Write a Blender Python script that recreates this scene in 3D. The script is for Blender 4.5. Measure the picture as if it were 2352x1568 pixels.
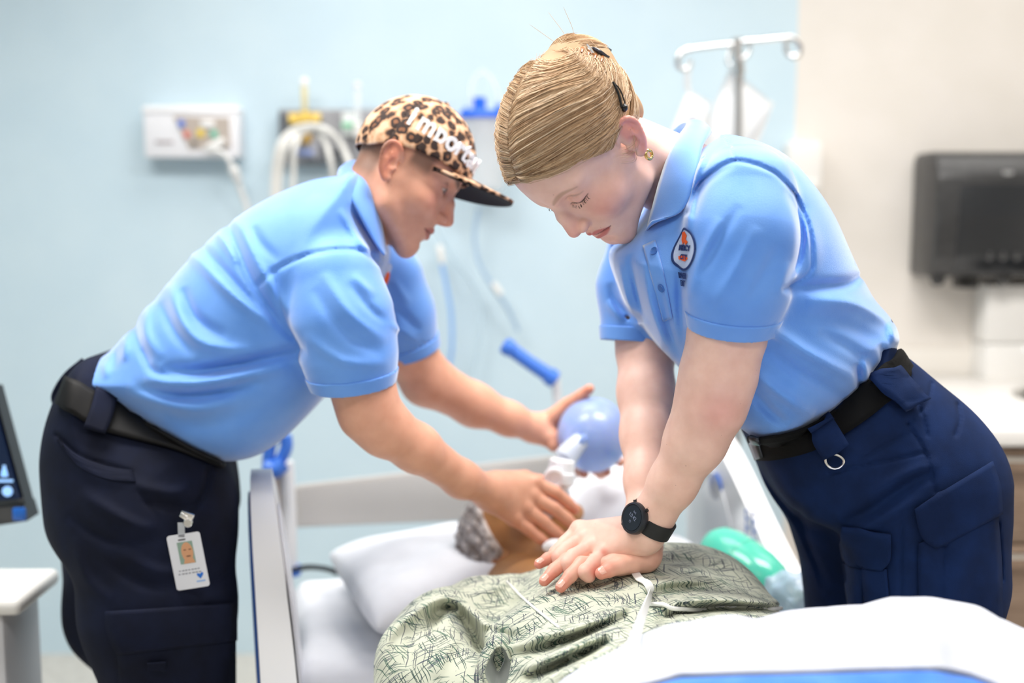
import bpy, bmesh, math, random
import numpy as np
from mathutils import Vector, Matrix
random.seed(7); RNG = np.random.default_rng(7)
scene = bpy.context.scene
for o in list(bpy.data.objects): bpy.data.objects.remove(o)
COL = scene.collection
# ---------------------------------------------------------------- camera, world, light, exposure
FPX = 2613.0; PIT = math.radians(6.6); CAMZ = 1.35
cam = bpy.data.cameras.new('camera'); camo = bpy.data.objects.new('camera', cam); COL.objects.link(camo)
cam.sensor_width = 36; cam.lens = FPX / 2352 * 36; cam.clip_start = .02
camo.location = (0, 0, CAMZ); camo.rotation_euler = (math.pi / 2 - PIT, 0, 0)
cam.dof.use_dof = True; cam.dof.focus_distance = 1.46; cam.dof.aperture_fstop = 1.7
scene.camera = camo
world = bpy.data.worlds.new('world'); scene.world = world; world.use_nodes = True
bg = world.node_tree.nodes['Background']; bg.inputs[0].default_value = (1, .985, .97, 1); bg.inputs[1].default_value = 0.62
scene.view_settings.view_transform = 'Standard'; scene.view_settings.look = 'None'
scene.view_settings.exposure = 0.10; scene.view_settings.gamma = 1; scene.view_settings.use_curve_mapping = False
CEIL = 2.75
def area(name, loc, sx, sy, power, color=(1, .97, .93), rot=(0, 0, 0)):
    l = bpy.data.lights.new(name, 'AREA'); l.shape = 'RECTANGLE'; l.size = sx; l.size_y = sy; l.energy = power; l.color = color; l.spread = 2.75
    o = bpy.data.objects.new(name, l); COL.objects.link(o); o.location = loc; o.rotation_euler = rot
    return o
PANELS = [(-.95, 1.65, 34), (.75, 1.65, 34), (-.2, 2.72, 10), (1.55, 2.72, 7.5), (-.95, -.1, 14), (.75, -.1, 14)]
for i, (x, y, p) in enumerate(PANELS):
    area('ceiling_panel_light', (x, y, CEIL - .06), 1.1, .55, p)
# ---------------------------------------------------------------- projection helpers
FW = np.array([0, math.cos(PIT), -math.sin(PIT)]); UP = np.array([0, math.sin(PIT), math.cos(PIT)]); CAMP = np.array([0, 0, CAMZ])
def at(px, py, Y):
    d = FW + np.array([1., 0, 0]) * (px - 1176) / FPX + UP * (784 - py) / FPX
    return CAMP + d * (Y / d[1])
def atz(px, py, z):
    d = FW + np.array([1., 0, 0]) * (px - 1176) / FPX + UP * (784 - py) / FPX
    return CAMP + d * ((z - CAMZ) / d[2])
def proj(P):
    v = P - CAMP; z = v @ FW
    return 1176 + FPX * v[..., 0] / z, 784 - FPX * (v @ UP) / z
# ---------------------------------------------------------------- objects
def tag(o, label=None, cat=None, group=None, kind=None):
    if label: o['label'] = label
    if cat: o['category'] = cat
    if group: o['group'] = group
    if kind: o['kind'] = kind
    return o
def empty(name, loc=(0, 0, 0), rz=0, label=None, cat=None, group=None):
    o = bpy.data.objects.new(name, None); COL.objects.link(o); o.location = loc; o.rotation_euler = (0, 0, rz); o.empty_display_size = .05
    return tag(o, label, cat, group)
def link(name, me, mat=None, parent=None, smooth=True, world=True):
    o = bpy.data.objects.new(name, me); COL.objects.link(o)
    if mat is not None and not me.materials: me.materials.append(mat)
    if smooth and len(me.polygons): me.polygons.foreach_set('use_smooth', np.ones(len(me.polygons), bool))
    if parent is not None:
        o.parent = parent
        if world: o.matrix_parent_inverse = pworld(parent).inverted()
    return o
def pworld(o):
    m = Matrix.LocRotScale(o.location, o.rotation_euler, o.scale)
    return pworld(o.parent) @ o.matrix_parent_inverse @ m if o.parent else m
def np_mesh(name, V, Q, cols=None):
    me = bpy.data.meshes.new(name); V = np.asarray(V, np.float32); Q = np.asarray(Q, np.int32)
    k = Q.shape[1]
    me.vertices.add(len(V)); me.vertices.foreach_set('co', V.ravel())
    me.loops.add(Q.size); me.loops.foreach_set('vertex_index', Q.ravel())
    me.polygons.add(len(Q)); me.polygons.foreach_set('loop_start', np.arange(0, Q.size, k, dtype=np.int32))
    me.polygons.foreach_set('loop_total', np.full(len(Q), k, np.int32))
    me.update(calc_edges=True)
    if cols is not None:
        a = me.color_attributes.new('Col', 'FLOAT_COLOR', 'POINT')
        c = np.ones((len(V), 4), np.float32); c[:, :3] = cols; a.data.foreach_set('color', c.ravel())
    return me
class MB:
    def __init__(s): s.bm = bmesh.new()
    def box(s, c, size, rot=None, bev=0, seg=2):
        r = bmesh.ops.create_cube(s.bm, size=1); M = Matrix.Translation(Vector(c)) @ (rot.to_4x4() if rot else Matrix.Identity(4)) @ Matrix.Diagonal((*size, 1))
        bmesh.ops.transform(s.bm, matrix=M, verts=r['verts'])
        if bev:
            es = list({e for v in r['verts'] for e in v.link_edges})
            bmesh.ops.bevel(s.bm, geom=es, offset=bev, segments=seg, profile=.5, affect='EDGES')
        return s
    def tube(s, pts, r, n=10, cap=True, closed=False):
        pts = [Vector(p) for p in pts]; N = len(pts)
        if not isinstance(r, (list, tuple, np.ndarray)): r = [r] * N
        rings = []; prev = None
        for i, p in enumerate(pts):
            if closed: t = (pts[(i + 1) % N] - pts[i - 1])
            else: t = (pts[min(i + 1, N - 1)] - pts[max(i - 1, 0)])
            t = t.normalized() if t.length > 1e-9 else Vector((0, 0, 1))
            if prev is None:
                u = t.orthogonal().normalized()
            else:
                u = (prev - t * prev.dot(t)); u = u.normalized() if u.length > 1e-6 else t.orthogonal().normalized()
            prev = u; w = t.cross(u)
            rings.append([s.bm.verts.new(p + (u * math.cos(2 * math.pi * k / n) + w * math.sin(2 * math.pi * k / n)) * r[i]) for k in range(n)])
        M = N if closed else N - 1
        for i in range(M):
            a, b = rings[i], rings[(i + 1) % N]
            for k in range(n): s.bm.faces.new((a[k], a[(k + 1) % n], b[(k + 1) % n], b[k]))
        if cap and not closed:
            s.bm.faces.new(rings[0][::-1]); s.bm.faces.new(rings[-1])
        return s
    def ribbon(s, pts, normals, w, th):
        """flat strap: rectangular section swept along pts; normals = outward"""
        pts = [Vector(p) for p in pts]; N = len(pts); rings = []
        for i, p in enumerate(pts):
            t = (pts[min(i + 1, N - 1)] - pts[max(i - 1, 0)]).normalized(); n = Vector(normals[i]); n = (n - t * n.dot(t)).normalized(); b = t.cross(n)
            ww = w[i] if isinstance(w, (list, tuple)) else w
            rings.append([s.bm.verts.new(p + b * (ww / 2 * sx) + n * (th * sy)) for sx, sy in ((-1, 0), (1, 0), (1, 1), (-1, 1))])
        for i in range(N - 1):
            for k in range(4): s.bm.faces.new((rings[i][k], rings[i][(k + 1) % 4], rings[i + 1][(k + 1) % 4], rings[i + 1][k]))
        s.bm.faces.new(rings[0][::-1]); s.bm.faces.new(rings[-1]); return s
    def lathe(s, prof, c=(0, 0, 0), R=None, n=24):
        """prof: list of (r, z) along local z"""
        rings = []; R = R or Matrix.Identity(3)
        for r, z in prof:
            rings.append([s.bm.verts.new(Vector(c) + R @ Vector((r * math.cos(2 * math.pi * k / n), r * math.sin(2 * math.pi * k / n), z))) for k in range(n)])
        for a, b in zip(rings, rings[1:]):
            for k in range(n): s.bm.faces.new((a[k], a[(k + 1) % n], b[(k + 1) % n], b[k]))
        s.bm.faces.new(rings[0][::-1]); s.bm.faces.new(rings[-1]); return s
    def prism(s, poly, frame, depth, bev=0):
        """poly 2D points, frame: Matrix 4x4 mapping (u,v,w); extruded w 0..depth"""
        a = [s.bm.verts.new(frame @ Vector((u, v, 0))) for u, v in poly]; b = [s.bm.verts.new(frame @ Vector((u, v, depth))) for u, v in poly]
        fs = [s.bm.faces.new(a[::-1]), s.bm.faces.new(b)]; n = len(poly)
        for k in range(n): fs.append(s.bm.faces.new((a[k], a[(k + 1) % n], b[(k + 1) % n], b[k])))
        if bev:
            es = list({e for f in fs for e in f.edges}); bmesh.ops.bevel(s.bm, geom=es, offset=bev, segments=2, profile=.5, affect='EDGES')
        return s
    def build(s, name, mat, parent=None, smooth=True, angle=40):
        bmesh.ops.recalc_face_normals(s.bm, faces=s.bm.faces[:])
        me = bpy.data.meshes.new(name); s.bm.to_mesh(me); s.bm.free()
        o = link(name, me, mat, parent, smooth)
        if smooth:
            es = me.edges; me.update()
            b2 = bmesh.new(); b2.from_mesh(me); ca = math.radians(angle)
            for e in b2.edges: e.smooth = len(e.link_faces) == 2 and e.calc_face_angle(0) < ca
            b2.to_mesh(me); b2.free()
        return o
def spline(P, n):
    """Catmull-Rom through points (any dim), n samples"""
    P = np.asarray(P, float); m = len(P)
    if m < 3:
        t = np.linspace(0, 1, n)[:, None]; return P[0] * (1 - t) + P[-1] * t
    Q = np.vstack([2 * P[0] - P[1], P, 2 * P[-1] - P[-2]]); t = np.linspace(0, m - 1 - 1e-9, n); i = t.astype(int); f = (t - i)[:, None]
    a, b, c, d = Q[i], Q[i + 1], Q[i + 2], Q[i + 3]
    return .5 * (2 * b + (c - a) * f + (2 * a - 5 * b + 4 * c - d) * f ** 2 + (3 * b - a - 3 * c + d) * f ** 3)
# ---------------------------------------------------------------- signed-distance modelling
def F32(*a): return np.array(a, np.float32)
def smin(a, b, k):
    h = np.clip(.5 + .5 * (b - a) / k, 0, 1); return b + (a - b) * h - k * h * (1 - h)
def smax(a, b, k): return -smin(-a, -b, k)
def rcone(p, a, b, r1, r2):
    a = np.asarray(a, np.float32); b = np.asarray(b, np.float32); ba = b - a; pa = p - a
    t = np.clip((pa @ ba) / max(float(ba @ ba), 1e-12), 0, 1)
    return np.sqrt(((pa - t[:, None] * ba) ** 2).sum(1)) - (r1 + (r2 - r1) * t)
def ell(p, c, r, R=None):
    q = p - np.asarray(c, np.float32)
    if R is not None: q = q @ np.asarray(R, np.float32)
    r = np.asarray(r, np.float32); k0 = np.sqrt(((q / r) ** 2).sum(1)); k1 = np.sqrt(((q / (r * r)) ** 2).sum(1))
    return k0 * (k0 - 1) / np.maximum(k1, 1e-6)
def chain(p, pts, rs, k=.006):
    d = None
    for i in range(len(pts) - 1):
        e = rcone(p, pts[i], pts[i + 1], rs[i], rs[i + 1]); d = e if d is None else smin(d, e, k)
    return d
def sdf_mesh(f, lo, hi, h, B=4, margin=1.0):
    lo = np.asarray(lo, float); hi = np.asarray(hi, float)
    nb = np.ceil((hi - lo) / (h * B)).astype(int) + 1; n = nb * B
    g = [lo[i] + (np.arange(nb[i]) * B + (B - 1) / 2) * h for i in range(3)]
    G = np.stack(np.meshgrid(*g, indexing='ij'), -1).reshape(-1, 3).astype(np.float32)
    if len(G) > 60000:                       # two-level coarse pass
        M = 4; nc = -(-nb // M); gc = [lo[i] + (np.arange(nc[i]) * M * B + M * B / 2) * h for i in range(3)]
        Gc = np.stack(np.meshgrid(*gc, indexing='ij'), -1).reshape(-1, 3).astype(np.float32); d0 = f(Gc)
        near_ = (np.abs(d0) < M * B * h * .95 + B * h + .006).reshape(nc); rep = lambda A: np.repeat(np.repeat(np.repeat(A, M, 0), M, 1), M, 2)[:nb[0], :nb[1], :nb[2]].ravel()
        dc = rep(np.sign(d0).reshape(nc)).astype(np.float32); mk = rep(near_); dc[mk] = f(G[mk])
    else: dc = f(G)
    act = np.abs(dc) < B * h * .95 * margin + .003
    big = np.where(dc > 0, 1., -1.).astype(np.float32).reshape(nb)
    D = np.repeat(np.repeat(np.repeat(big, B, 0), B, 1), B, 2)
    ids = np.argwhere(act.reshape(nb)); ar = np.arange(B)
    loc = np.stack(np.meshgrid(ar, ar, ar, indexing='ij'), -1).reshape(-1, 3)
    CH = 6000
    for s in range(0, len(ids), CH):
        I = (ids[s:s + CH, None, :] * B + loc[None]).reshape(-1, 3)
        D[I[:, 0], I[:, 1], I[:, 2]] = f((lo + I * h).astype(np.float32))
    return surface_nets(D, lo, h)
def surface_nets(D, lo, h):
    S = D < 0; m = S[:-1, :-1, :-1].astype(np.int8)
    for dx in (0, 1):
        for dy in (0, 1):
            for dz in (0, 1):
                if dx + dy + dz: m = m + S[dx:S.shape[0] - 1 + dx, dy:S.shape[1] - 1 + dy, dz:S.shape[2] - 1 + dz]
    C = np.argwhere((m > 0) & (m < 8)); idx = np.full(m.shape, -1, np.int32); idx[C[:, 0], C[:, 1], C[:, 2]] = np.arange(len(C))
    acc = np.zeros((len(C), 3)); cnt = np.zeros(len(C)); c8 = {}
    for o in np.ndindex(2, 2, 2): c8[o] = D[C[:, 0] + o[0], C[:, 1] + o[1], C[:, 2] + o[2]]
    for ax in range(3):
        for o in np.ndindex(2, 2):
            a = list(o); a.insert(ax, 0); b = list(o); b.insert(ax, 1); va, vb = c8[tuple(a)], c8[tuple(b)]
            x = (va < 0) != (vb < 0); t = np.where(x, va / np.where(x, va - vb, 1), 0)
            P = np.tile(np.array(a, float), (len(C), 1)); P[:, ax] = t; acc += P * x[:, None]; cnt += x
    V = lo + (C + acc / np.maximum(cnt, 1)[:, None]) * h
    Q = []
    for ax in range(3):
        u, v = [(1, 2), (2, 0), (0, 1)][ax]
        sl0 = [slice(1, -1)] * 3; sl1 = [slice(1, -1)] * 3; sl0[ax] = slice(0, -1); sl1[ax] = slice(1, None)
        A, Bs = S[tuple(sl0)], S[tuple(sl1)]; E = np.argwhere(A != Bs); fl = A[E[:, 0], E[:, 1], E[:, 2]]
        off = np.ones(3, int); off[ax] = 0; E = E + off
        def gi(du, dv):
            q = E.copy(); q[:, u] -= du; q[:, v] -= dv; return idx[q[:, 0], q[:, 1], q[:, 2]]
        q = np.stack([gi(1, 1), gi(0, 1), gi(0, 0), gi(1, 0)], 1); q[~fl] = q[~fl][:, ::-1]; Q.append(q)
    Q = np.vstack(Q); Q = Q[(Q >= 0).all(1)]
    return V, Q
def relax(V, Q, it=2, lam=.5):
    src = np.concatenate([Q[:, k] for k in range(4) for o in (1, 3)]); dst = np.concatenate([Q[:, (k + o) % 4] for k in range(4) for o in (1, 3)]); n = np.maximum(np.bincount(src, minlength=len(V)), 1)
    for _ in range(it):
        A = np.stack([np.bincount(src, weights=V[dst, i], minlength=len(V)) for i in range(3)], 1); V = V + lam * (A / n[:, None] - V)
    return V
def rays(px, py, Y):
    px = np.asarray(px, float); d = FW + (px[..., None] - 1176) / FPX * np.array([1., 0, 0]) + UP * ((784 - np.asarray(py, float))[..., None] / FPX); return CAMP + d * (Y / d[..., 1:2])
class Tab:
    """2D table over a plane: bilinear lookup"""
    def __init__(s, lo, hi, h=.002): s.lo = np.asarray(lo, float); s.h = h; s.n = np.ceil((np.asarray(hi) - s.lo) / h).astype(int) + 2; s.T = np.zeros(s.n, np.float32)
    def grid(s):
        u = s.lo[0] + np.arange(s.n[0]) * s.h; v = s.lo[1] + np.arange(s.n[1]) * s.h
        return np.stack(np.meshgrid(u, v, indexing='ij'), -1).reshape(-1, 2)
    def __call__(s, u, v):
        a = np.clip((u - s.lo[0]) / s.h, 0, s.n[0] - 1.001); b = np.clip((v - s.lo[1]) / s.h, 0, s.n[1] - 1.001)
        i = a.astype(int); j = b.astype(int); f = (a - i).astype(np.float32); g = (b - j).astype(np.float32); T = s.T
        return (T[i, j] * (1 - f) + T[i + 1, j] * f) * (1 - g) + (T[i, j + 1] * (1 - f) + T[i + 1, j + 1] * f) * g
def seg2(P, a, b):
    ba = b - a; pa = P - a; t = np.clip((pa @ ba) / max(ba @ ba, 1e-12), 0, 1); return np.sqrt(((pa - t[:, None] * ba) ** 2).sum(1)), t
def poly_tab(poly, pad=.25, h=.003, smooth=8):
    """signed distance of a closed, spline-smoothed polygon (negative inside)"""
    P = np.asarray(poly, float)
    if smooth:
        C = np.vstack([P[-2:], P, P[:2]]); S = spline(C, (len(C) - 1) * smooth + 1); P = S[2 * smooth:2 * smooth + len(poly) * smooth]
    t = Tab(P.min(0) - pad, P.max(0) + pad, h); G = t.grid(); d = np.full(len(G), 1e9); ins = np.zeros(len(G), bool)
    for a, b in zip(P, np.roll(P, -1, 0)):
        dd, _ = seg2(G, a, b); d = np.minimum(d, dd)
        if a[1] != b[1]:
            c = ((a[1] > G[:, 1]) != (b[1] > G[:, 1])); x = a[0] + (G[:, 1] - a[1]) / (b[1] - a[1]) * (b[0] - a[0]); ins ^= c & (G[:, 0] < x)
    t.T = np.where(ins, -d, d).reshape(t.n).astype(np.float32); return t
def fold_tab(lo, hi, folds, h=.002):
    """folds: (points2d, height, width[, taper]) -> summed relief (metres)"""
    t = Tab(lo, hi, h); G = t.grid(); R = np.zeros(len(G))
    for f in folds:
        P = spline(np.asarray(f[0], float), max(8, 6 * len(f[0]))); hgt, w = f[1], f[2]; n = len(P); best = np.full(len(G), 1e9); bt = np.zeros(len(G))
        m = ((G > P.min(0) - 4 * w) & (G < P.max(0) + 4 * w)).all(1); g = G[m]; bb = best[m]; tt = bt[m]
        for i in range(n - 1):
            dd, s = seg2(g, P[i], P[i + 1]); u = dd < bb; bb = np.where(u, dd, bb); tt = np.where(u, (i + s) / (n - 1), tt)
        env = np.ones_like(tt) if len(f) > 3 and f[3] == 0 else np.sin(np.pi * np.clip(tt, .0, 1)) ** .7
        R[m] += hgt * np.exp(-(bb / w) ** 2) * env
    t.T = R.reshape(t.n).astype(np.float32); return t
def px2(pts, Y):
    """pixel outline -> world (x, z) in the plane y = Y"""
    return [tuple(at(a, b, Y)[[0, 2]]) for a, b in pts]
def inflate(p, d2, ymid, half, r):
    q1 = d2 + r; q2 = np.abs(p[:, 1] - ymid) - (half - r)
    return np.minimum(np.maximum(q1, q2), 0) + np.sqrt(np.maximum(q1, 0) ** 2 + np.maximum(q2, 0) ** 2) - r
def sstep(a, b, x):
    t = np.clip((x - a) / (b - a), 0, 1); return t * t * (3 - 2 * t)
# ---------------------------------------------------------------- materials
def mat(name, color=(.8, .8, .8), rough=.5, metal=0, **kw):
    m = bpy.data.materials.new(name); m.use_nodes = True; b = m.node_tree.nodes['Principled BSDF']
    b.inputs['Base Color'].default_value = (*color, 1); b.inputs['Roughness'].default_value = rough; b.inputs['Metallic'].default_value = metal
    for k, v in kw.items(): b.inputs[k].default_value = v
    return m
def srgb(r, g, b):
    f = lambda c: c / 12.92 if c <= .04045 else ((c + .055) / 1.055) ** 2.4
    return tuple(f(c / 255) for c in (r, g, b))
def nd(m, typ, **kw):
    n = m.node_tree.nodes.new(typ)
    for k, v in kw.items():
        if k in n.inputs: n.inputs[k].default_value = v
        else: setattr(n, k, v)
    return n
def lk(m, a, b): m.node_tree.links.new(a, b)
def bsdf(m): return m.node_tree.nodes['Principled BSDF']
def ramp(m, src, stops, interp='LINEAR'):
    r = nd(m, 'ShaderNodeValToRGB'); r.color_ramp.interpolation = interp; e = r.color_ramp.elements
    while len(e) > 1: e.remove(e[-1])
    e[0].position = stops[0][0]; e[0].color = (*stops[0][1], 1)
    for p, c in stops[1:]:
        k = e.new(p); k.color = (*c, 1)
    lk(m, src, r.inputs[0]); return r.outputs[0]
def noisy(m, scale, c1, c2, bump=0, detail=4, dist=.002, vec=None, lo=.35, hi=.65):
    n = nd(m, 'ShaderNodeTexNoise'); n.inputs['Scale'].default_value = scale; n.inputs['Detail'].default_value = detail
    tc = nd(m, 'ShaderNodeTexCoord')
    if vec is not None:
        mp = nd(m, 'ShaderNodeMapping'); mp.inputs['Scale'].default_value = vec; lk(m, tc.outputs['Object'], mp.inputs[0]); lk(m, mp.outputs[0], n.inputs['Vector'])
    else: lk(m, tc.outputs['Object'], n.inputs['Vector'])
    lk(m, ramp(m, n.outputs[0], [(lo, c1), (hi, c2)]), bsdf(m).inputs['Base Color'])
    if bump: add_bump(m, n.outputs[0], bump, dist)
    return m
def add_bump(m, src, s, dist=.002):
    b = nd(m, 'ShaderNodeBump'); b.inputs['Strength'].default_value = s; b.inputs['Distance'].default_value = dist
    old = bsdf(m).inputs['Normal'].links
    if old: lk(m, old[0].from_socket, b.inputs['Normal'])
    lk(m, src, b.inputs['Height']); lk(m, b.outputs[0], bsdf(m).inputs['Normal'])
def skin_mat(name, sub=.12):
    m = mat(name, rough=.48); b = bsdf(m); a = nd(m, 'ShaderNodeVertexColor'); a.layer_name = 'Col'
    tc = nd(m, 'ShaderNodeTexCoord'); n = nd(m, 'ShaderNodeTexNoise'); n.inputs['Scale'].default_value = 45; n.inputs['Detail'].default_value = 5
    lk(m, tc.outputs['Object'], n.inputs['Vector'])
    mx = nd(m, 'ShaderNodeMix'); mx.data_type = 'RGBA'; mx.blend_type = 'MULTIPLY'; mx.inputs[0].default_value = 1
    r = ramp(m, n.outputs[0], [(.3, (.90, .84, .82)), (.7, (1, 1, 1))]); lk(m, a.outputs[0], mx.inputs[6]); lk(m, r, mx.inputs[7])
    # freckles
    v = nd(m, 'ShaderNodeTexVoronoi'); v.inputs['Scale'].default_value = 95; lk(m, tc.outputs['Object'], v.inputs['Vector'])
    n3 = nd(m, 'ShaderNodeTexNoise'); n3.inputs['Scale'].default_value = 60; lk(m, tc.outputs['Object'], n3.inputs['Vector'])
    th = nd(m, 'ShaderNodeMath', operation='MULTIPLY'); lk(m, n3.outputs[0], th.inputs[0]); th.inputs[1].default_value = .14
    lt = nd(m, 'ShaderNodeMath', operation='LESS_THAN'); lk(m, v.outputs['Distance'], lt.inputs[0])
    wn = nd(m, 'ShaderNodeSeparateColor'); lk(m, v.outputs['Color'], wn.inputs[0]); gt = nd(m, 'ShaderNodeMath', operation='GREATER_THAN'); lk(m, wn.outputs[0], gt.inputs[0]); gt.inputs[1].default_value = .82
    lk(m, th.outputs[0], lt.inputs[1]); mu = nd(m, 'ShaderNodeMath', operation='MULTIPLY'); lk(m, lt.outputs[0], mu.inputs[0]); lk(m, gt.outputs[0], mu.inputs[1])
    mu2 = nd(m, 'ShaderNodeMath', operation='MULTIPLY'); lk(m, mu.outputs[0], mu2.inputs[0]); mu2.inputs[1].default_value = .35
    m2 = nd(m, 'ShaderNodeMix'); m2.data_type = 'RGBA'; lk(m, mu2.outputs[0], m2.inputs[0]); lk(m, mx.outputs[2], m2.inputs[6]); m2.inputs[7].default_value = (*srgb(150, 95, 75), 1)
    lk(m, m2.outputs[2], b.inputs['Base Color'])
    b.inputs['Subsurface Weight'].default_value = sub; b.inputs['Subsurface Radius'].default_value = (.012, .004, .002); b.inputs['Subsurface Scale'].default_value = .6
    n2 = nd(m, 'ShaderNodeTexNoise'); n2.inputs['Scale'].default_value = 700; lk(m, tc.outputs['Object'], n2.inputs['Vector']); add_bump(m, n2.outputs[0], .12, .0006)
    return m
# ---------------------------------------------------------------- heads: local frame x side, y forward, z up, origin between the ear canals
def ear_sdf(q, ax):
    """right-handed ear at +x side; q uses |x|"""
    p = np.stack([(ax - .0700) / .82 + .0700, q[:, 1] / .84, (q[:, 2] + .002) / .88], 1).astype(np.float32)
    # outline of the helix in the (y,z) plane, x flares outward to the rear
    pts = [(.0660, .006, .008), (.0715, .004, .019), (.0785, -.004, .0285), (.084, -.016, .0325), (.089, -.0265, .027), (.090, -.0305, .014), (.0875, -.0275, .000), (.083, -.020, -.013), (.0785, -.0115, -.0235), (.0755, -.003, -.0285), (.0735, .0025, -.0235)]
    rs = [.0026, .003, .0036, .0040, .0040, .0037, .0034, .0034, .0046, .0052, .0036]
    P = spline(pts, 22); Rr = np.interp(np.linspace(0, 1, 22), np.linspace(0, 1, len(rs)), rs)
    d = chain(p, P, Rr, .002)
    # shell behind
    n = F32(.62, .45, 0); c = F32(.079, -.0125, .004)
    Rm = np.array([[.80, .0, .6], [.6, 0, -.8], [0, 1, 0]], np.float32)   # columns: normal-ish, up, along
    Rm = np.array([[.86, -.5, 0], [.5, .86, 0], [0, 0, 1]], np.float32)
    shell = ell(p, c, F32(.0066, .0170, .029), Rm)
    d = smin(d, shell, .004)
    bowl = ell(p, F32(.0865, -.0035, -.003), F32(.0082, .0085, .0120), Rm); d = smax(d, -bowl, .003)
    scap = ell(p, F32(.0905, -.0185, .014), F32(.0052, .0048, .0130), Rm); d = smax(d, -scap, .003)
    d = smin(d, rcone(p, (.083, -.013, -.008), (.0855, -.016, .012), .0022, .0026), .003)      # antihelix
    d = smin(d, rcone(p, (.0735, -.004, -.012), (.0745, -.004, -.0235), .0065, .006), .004)
    d = smin(d, rcone(p, (.0735, .0035, -.004), (.0765, .0005, -.010), .0035, .0032), .003)    # tragus
    return d * .82
def head_sdf(q, P):
    x, y, z = q[:, 0], q[:, 1], q[:, 2]; ax = np.abs(x); p = np.stack([ax, y, z], 1).astype(np.float32); g = P.get
    d = ell(p, (0, g('cy', -.006), .044), (.0725, g('cr', .097), .080))
    d = smin(d, ell(p, (0, .022, .048), (.064, .070, .064)), .02)                         # forehead
    d = smin(d, ell(p, (0, .030, -.018), (.0585, .060, .072)), .025)                     # mid face
    jw = g('jaw', .046)
    d = smin(d, rcone(p, (jw + .003, .010, -.018), (jw, .018, -.056), .015, .013), .022)
    d = smin(d, rcone(p, (jw, .020, -.054), (.014, .076, -.088), .013, .013), .022)
    m = (y > .002) & (d < .06); full = d; p = p[m]; d = d[m]
    if len(p):
        d = smin(d, ell(p, (0, .073, -.084), (.021, .017, .0185)), .016)                     # chin
        d = smin(d, ell(p, (0, .062, -.052), (.034, .034, .036)), .018)                      # muzzle
        d = smin(d, ell(p, (.043, .055, -.020), (.022, .026, .023)), .02)                    # cheek
        d = smin(d, rcone(p, (.010, .0835, .034), (.046, .066, .037), g('brow', .0105), .010), .014)
        d = smax(d, -ell(p, (.0325, .0905, .0175), (.0175, .0125, .0115)), .012)             # eye sockets, lids
        d = smin(d, ell(p, (.0315, .0705, .0155), (.0155, .0148, .0128)), .004)
        zl = g('lid', .0085)
        sl = rcone(p, (.0185, .0845, zl + .002), (.0315, .0872, zl - .0005), .0012, .0014); sl = np.minimum(sl, rcone(p, (.0315, .0872, zl - .0005), (.0455, .0755, zl + .002), .0014, .0011)); d = smax(d, -sl, .0015)
        nt = g('nose', 0.0)
        N = smin(rcone(p, (0, .0825, .030), (0, .0985, .004), .0072, .0078), rcone(p, (0, .0985, .004), (0, .1085 + nt, -.0195), .0078, .0092), .006)
        N = smin(N, ell(p, (0, .092, -.014), (.0105, .013, .016)), .006)
        N = smin(N, ell(p, (.0112, .0985, -.0235), (.0066, .0100, .0072)), .0045)
        N = smin(N, rcone(p, (0, .104 + nt, -.0255), (0, .092, -.033), .0048, .005), .005)
        d = smin(d, N, .0075)
        d = smax(d, -ell(p, (.0064, .1020, -.0325), (.0030, .0060, .0050)), .002)
        d = smin(d, rcone(p, (.0035, .0950, -.0460), (.0240, .0815, -.0512), .0058, .0022), .0036)   # lips
        d = smin(d, rcone(p, (0, .0920, -.0590), (.0210, .0815, -.0540), .0070, .0024), .0036)
        op = g('open', 0.)
        gm = smin(rcone(p, (0, .1005, -.0520), (.014, .0950, -.0524), .0013 + op, .0012 + op), rcone(p, (.014, .0950, -.0524), (.0260, .0835, -.0528), .0012 + op, .0010), .001)
        d = smax(d, -gm, .0018)
        d = smax(d, -ell(p, (0, .0995, -.0395), (.0035, .004, .007)), .004)                  # philtrum
        d = smax(d, -ell(p, (0, .0945, -.0700), (.016, .006, .005)), .008)                   # below lip
        full[m] = d
    d = full; m = (ax > .055) & (np.abs(y) < .05) & (np.abs(z) < .055)
    if m.any(): d[m] = smin(d[m], ear_sdf(q[m], ax[m]), .003)
    return d
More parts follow.
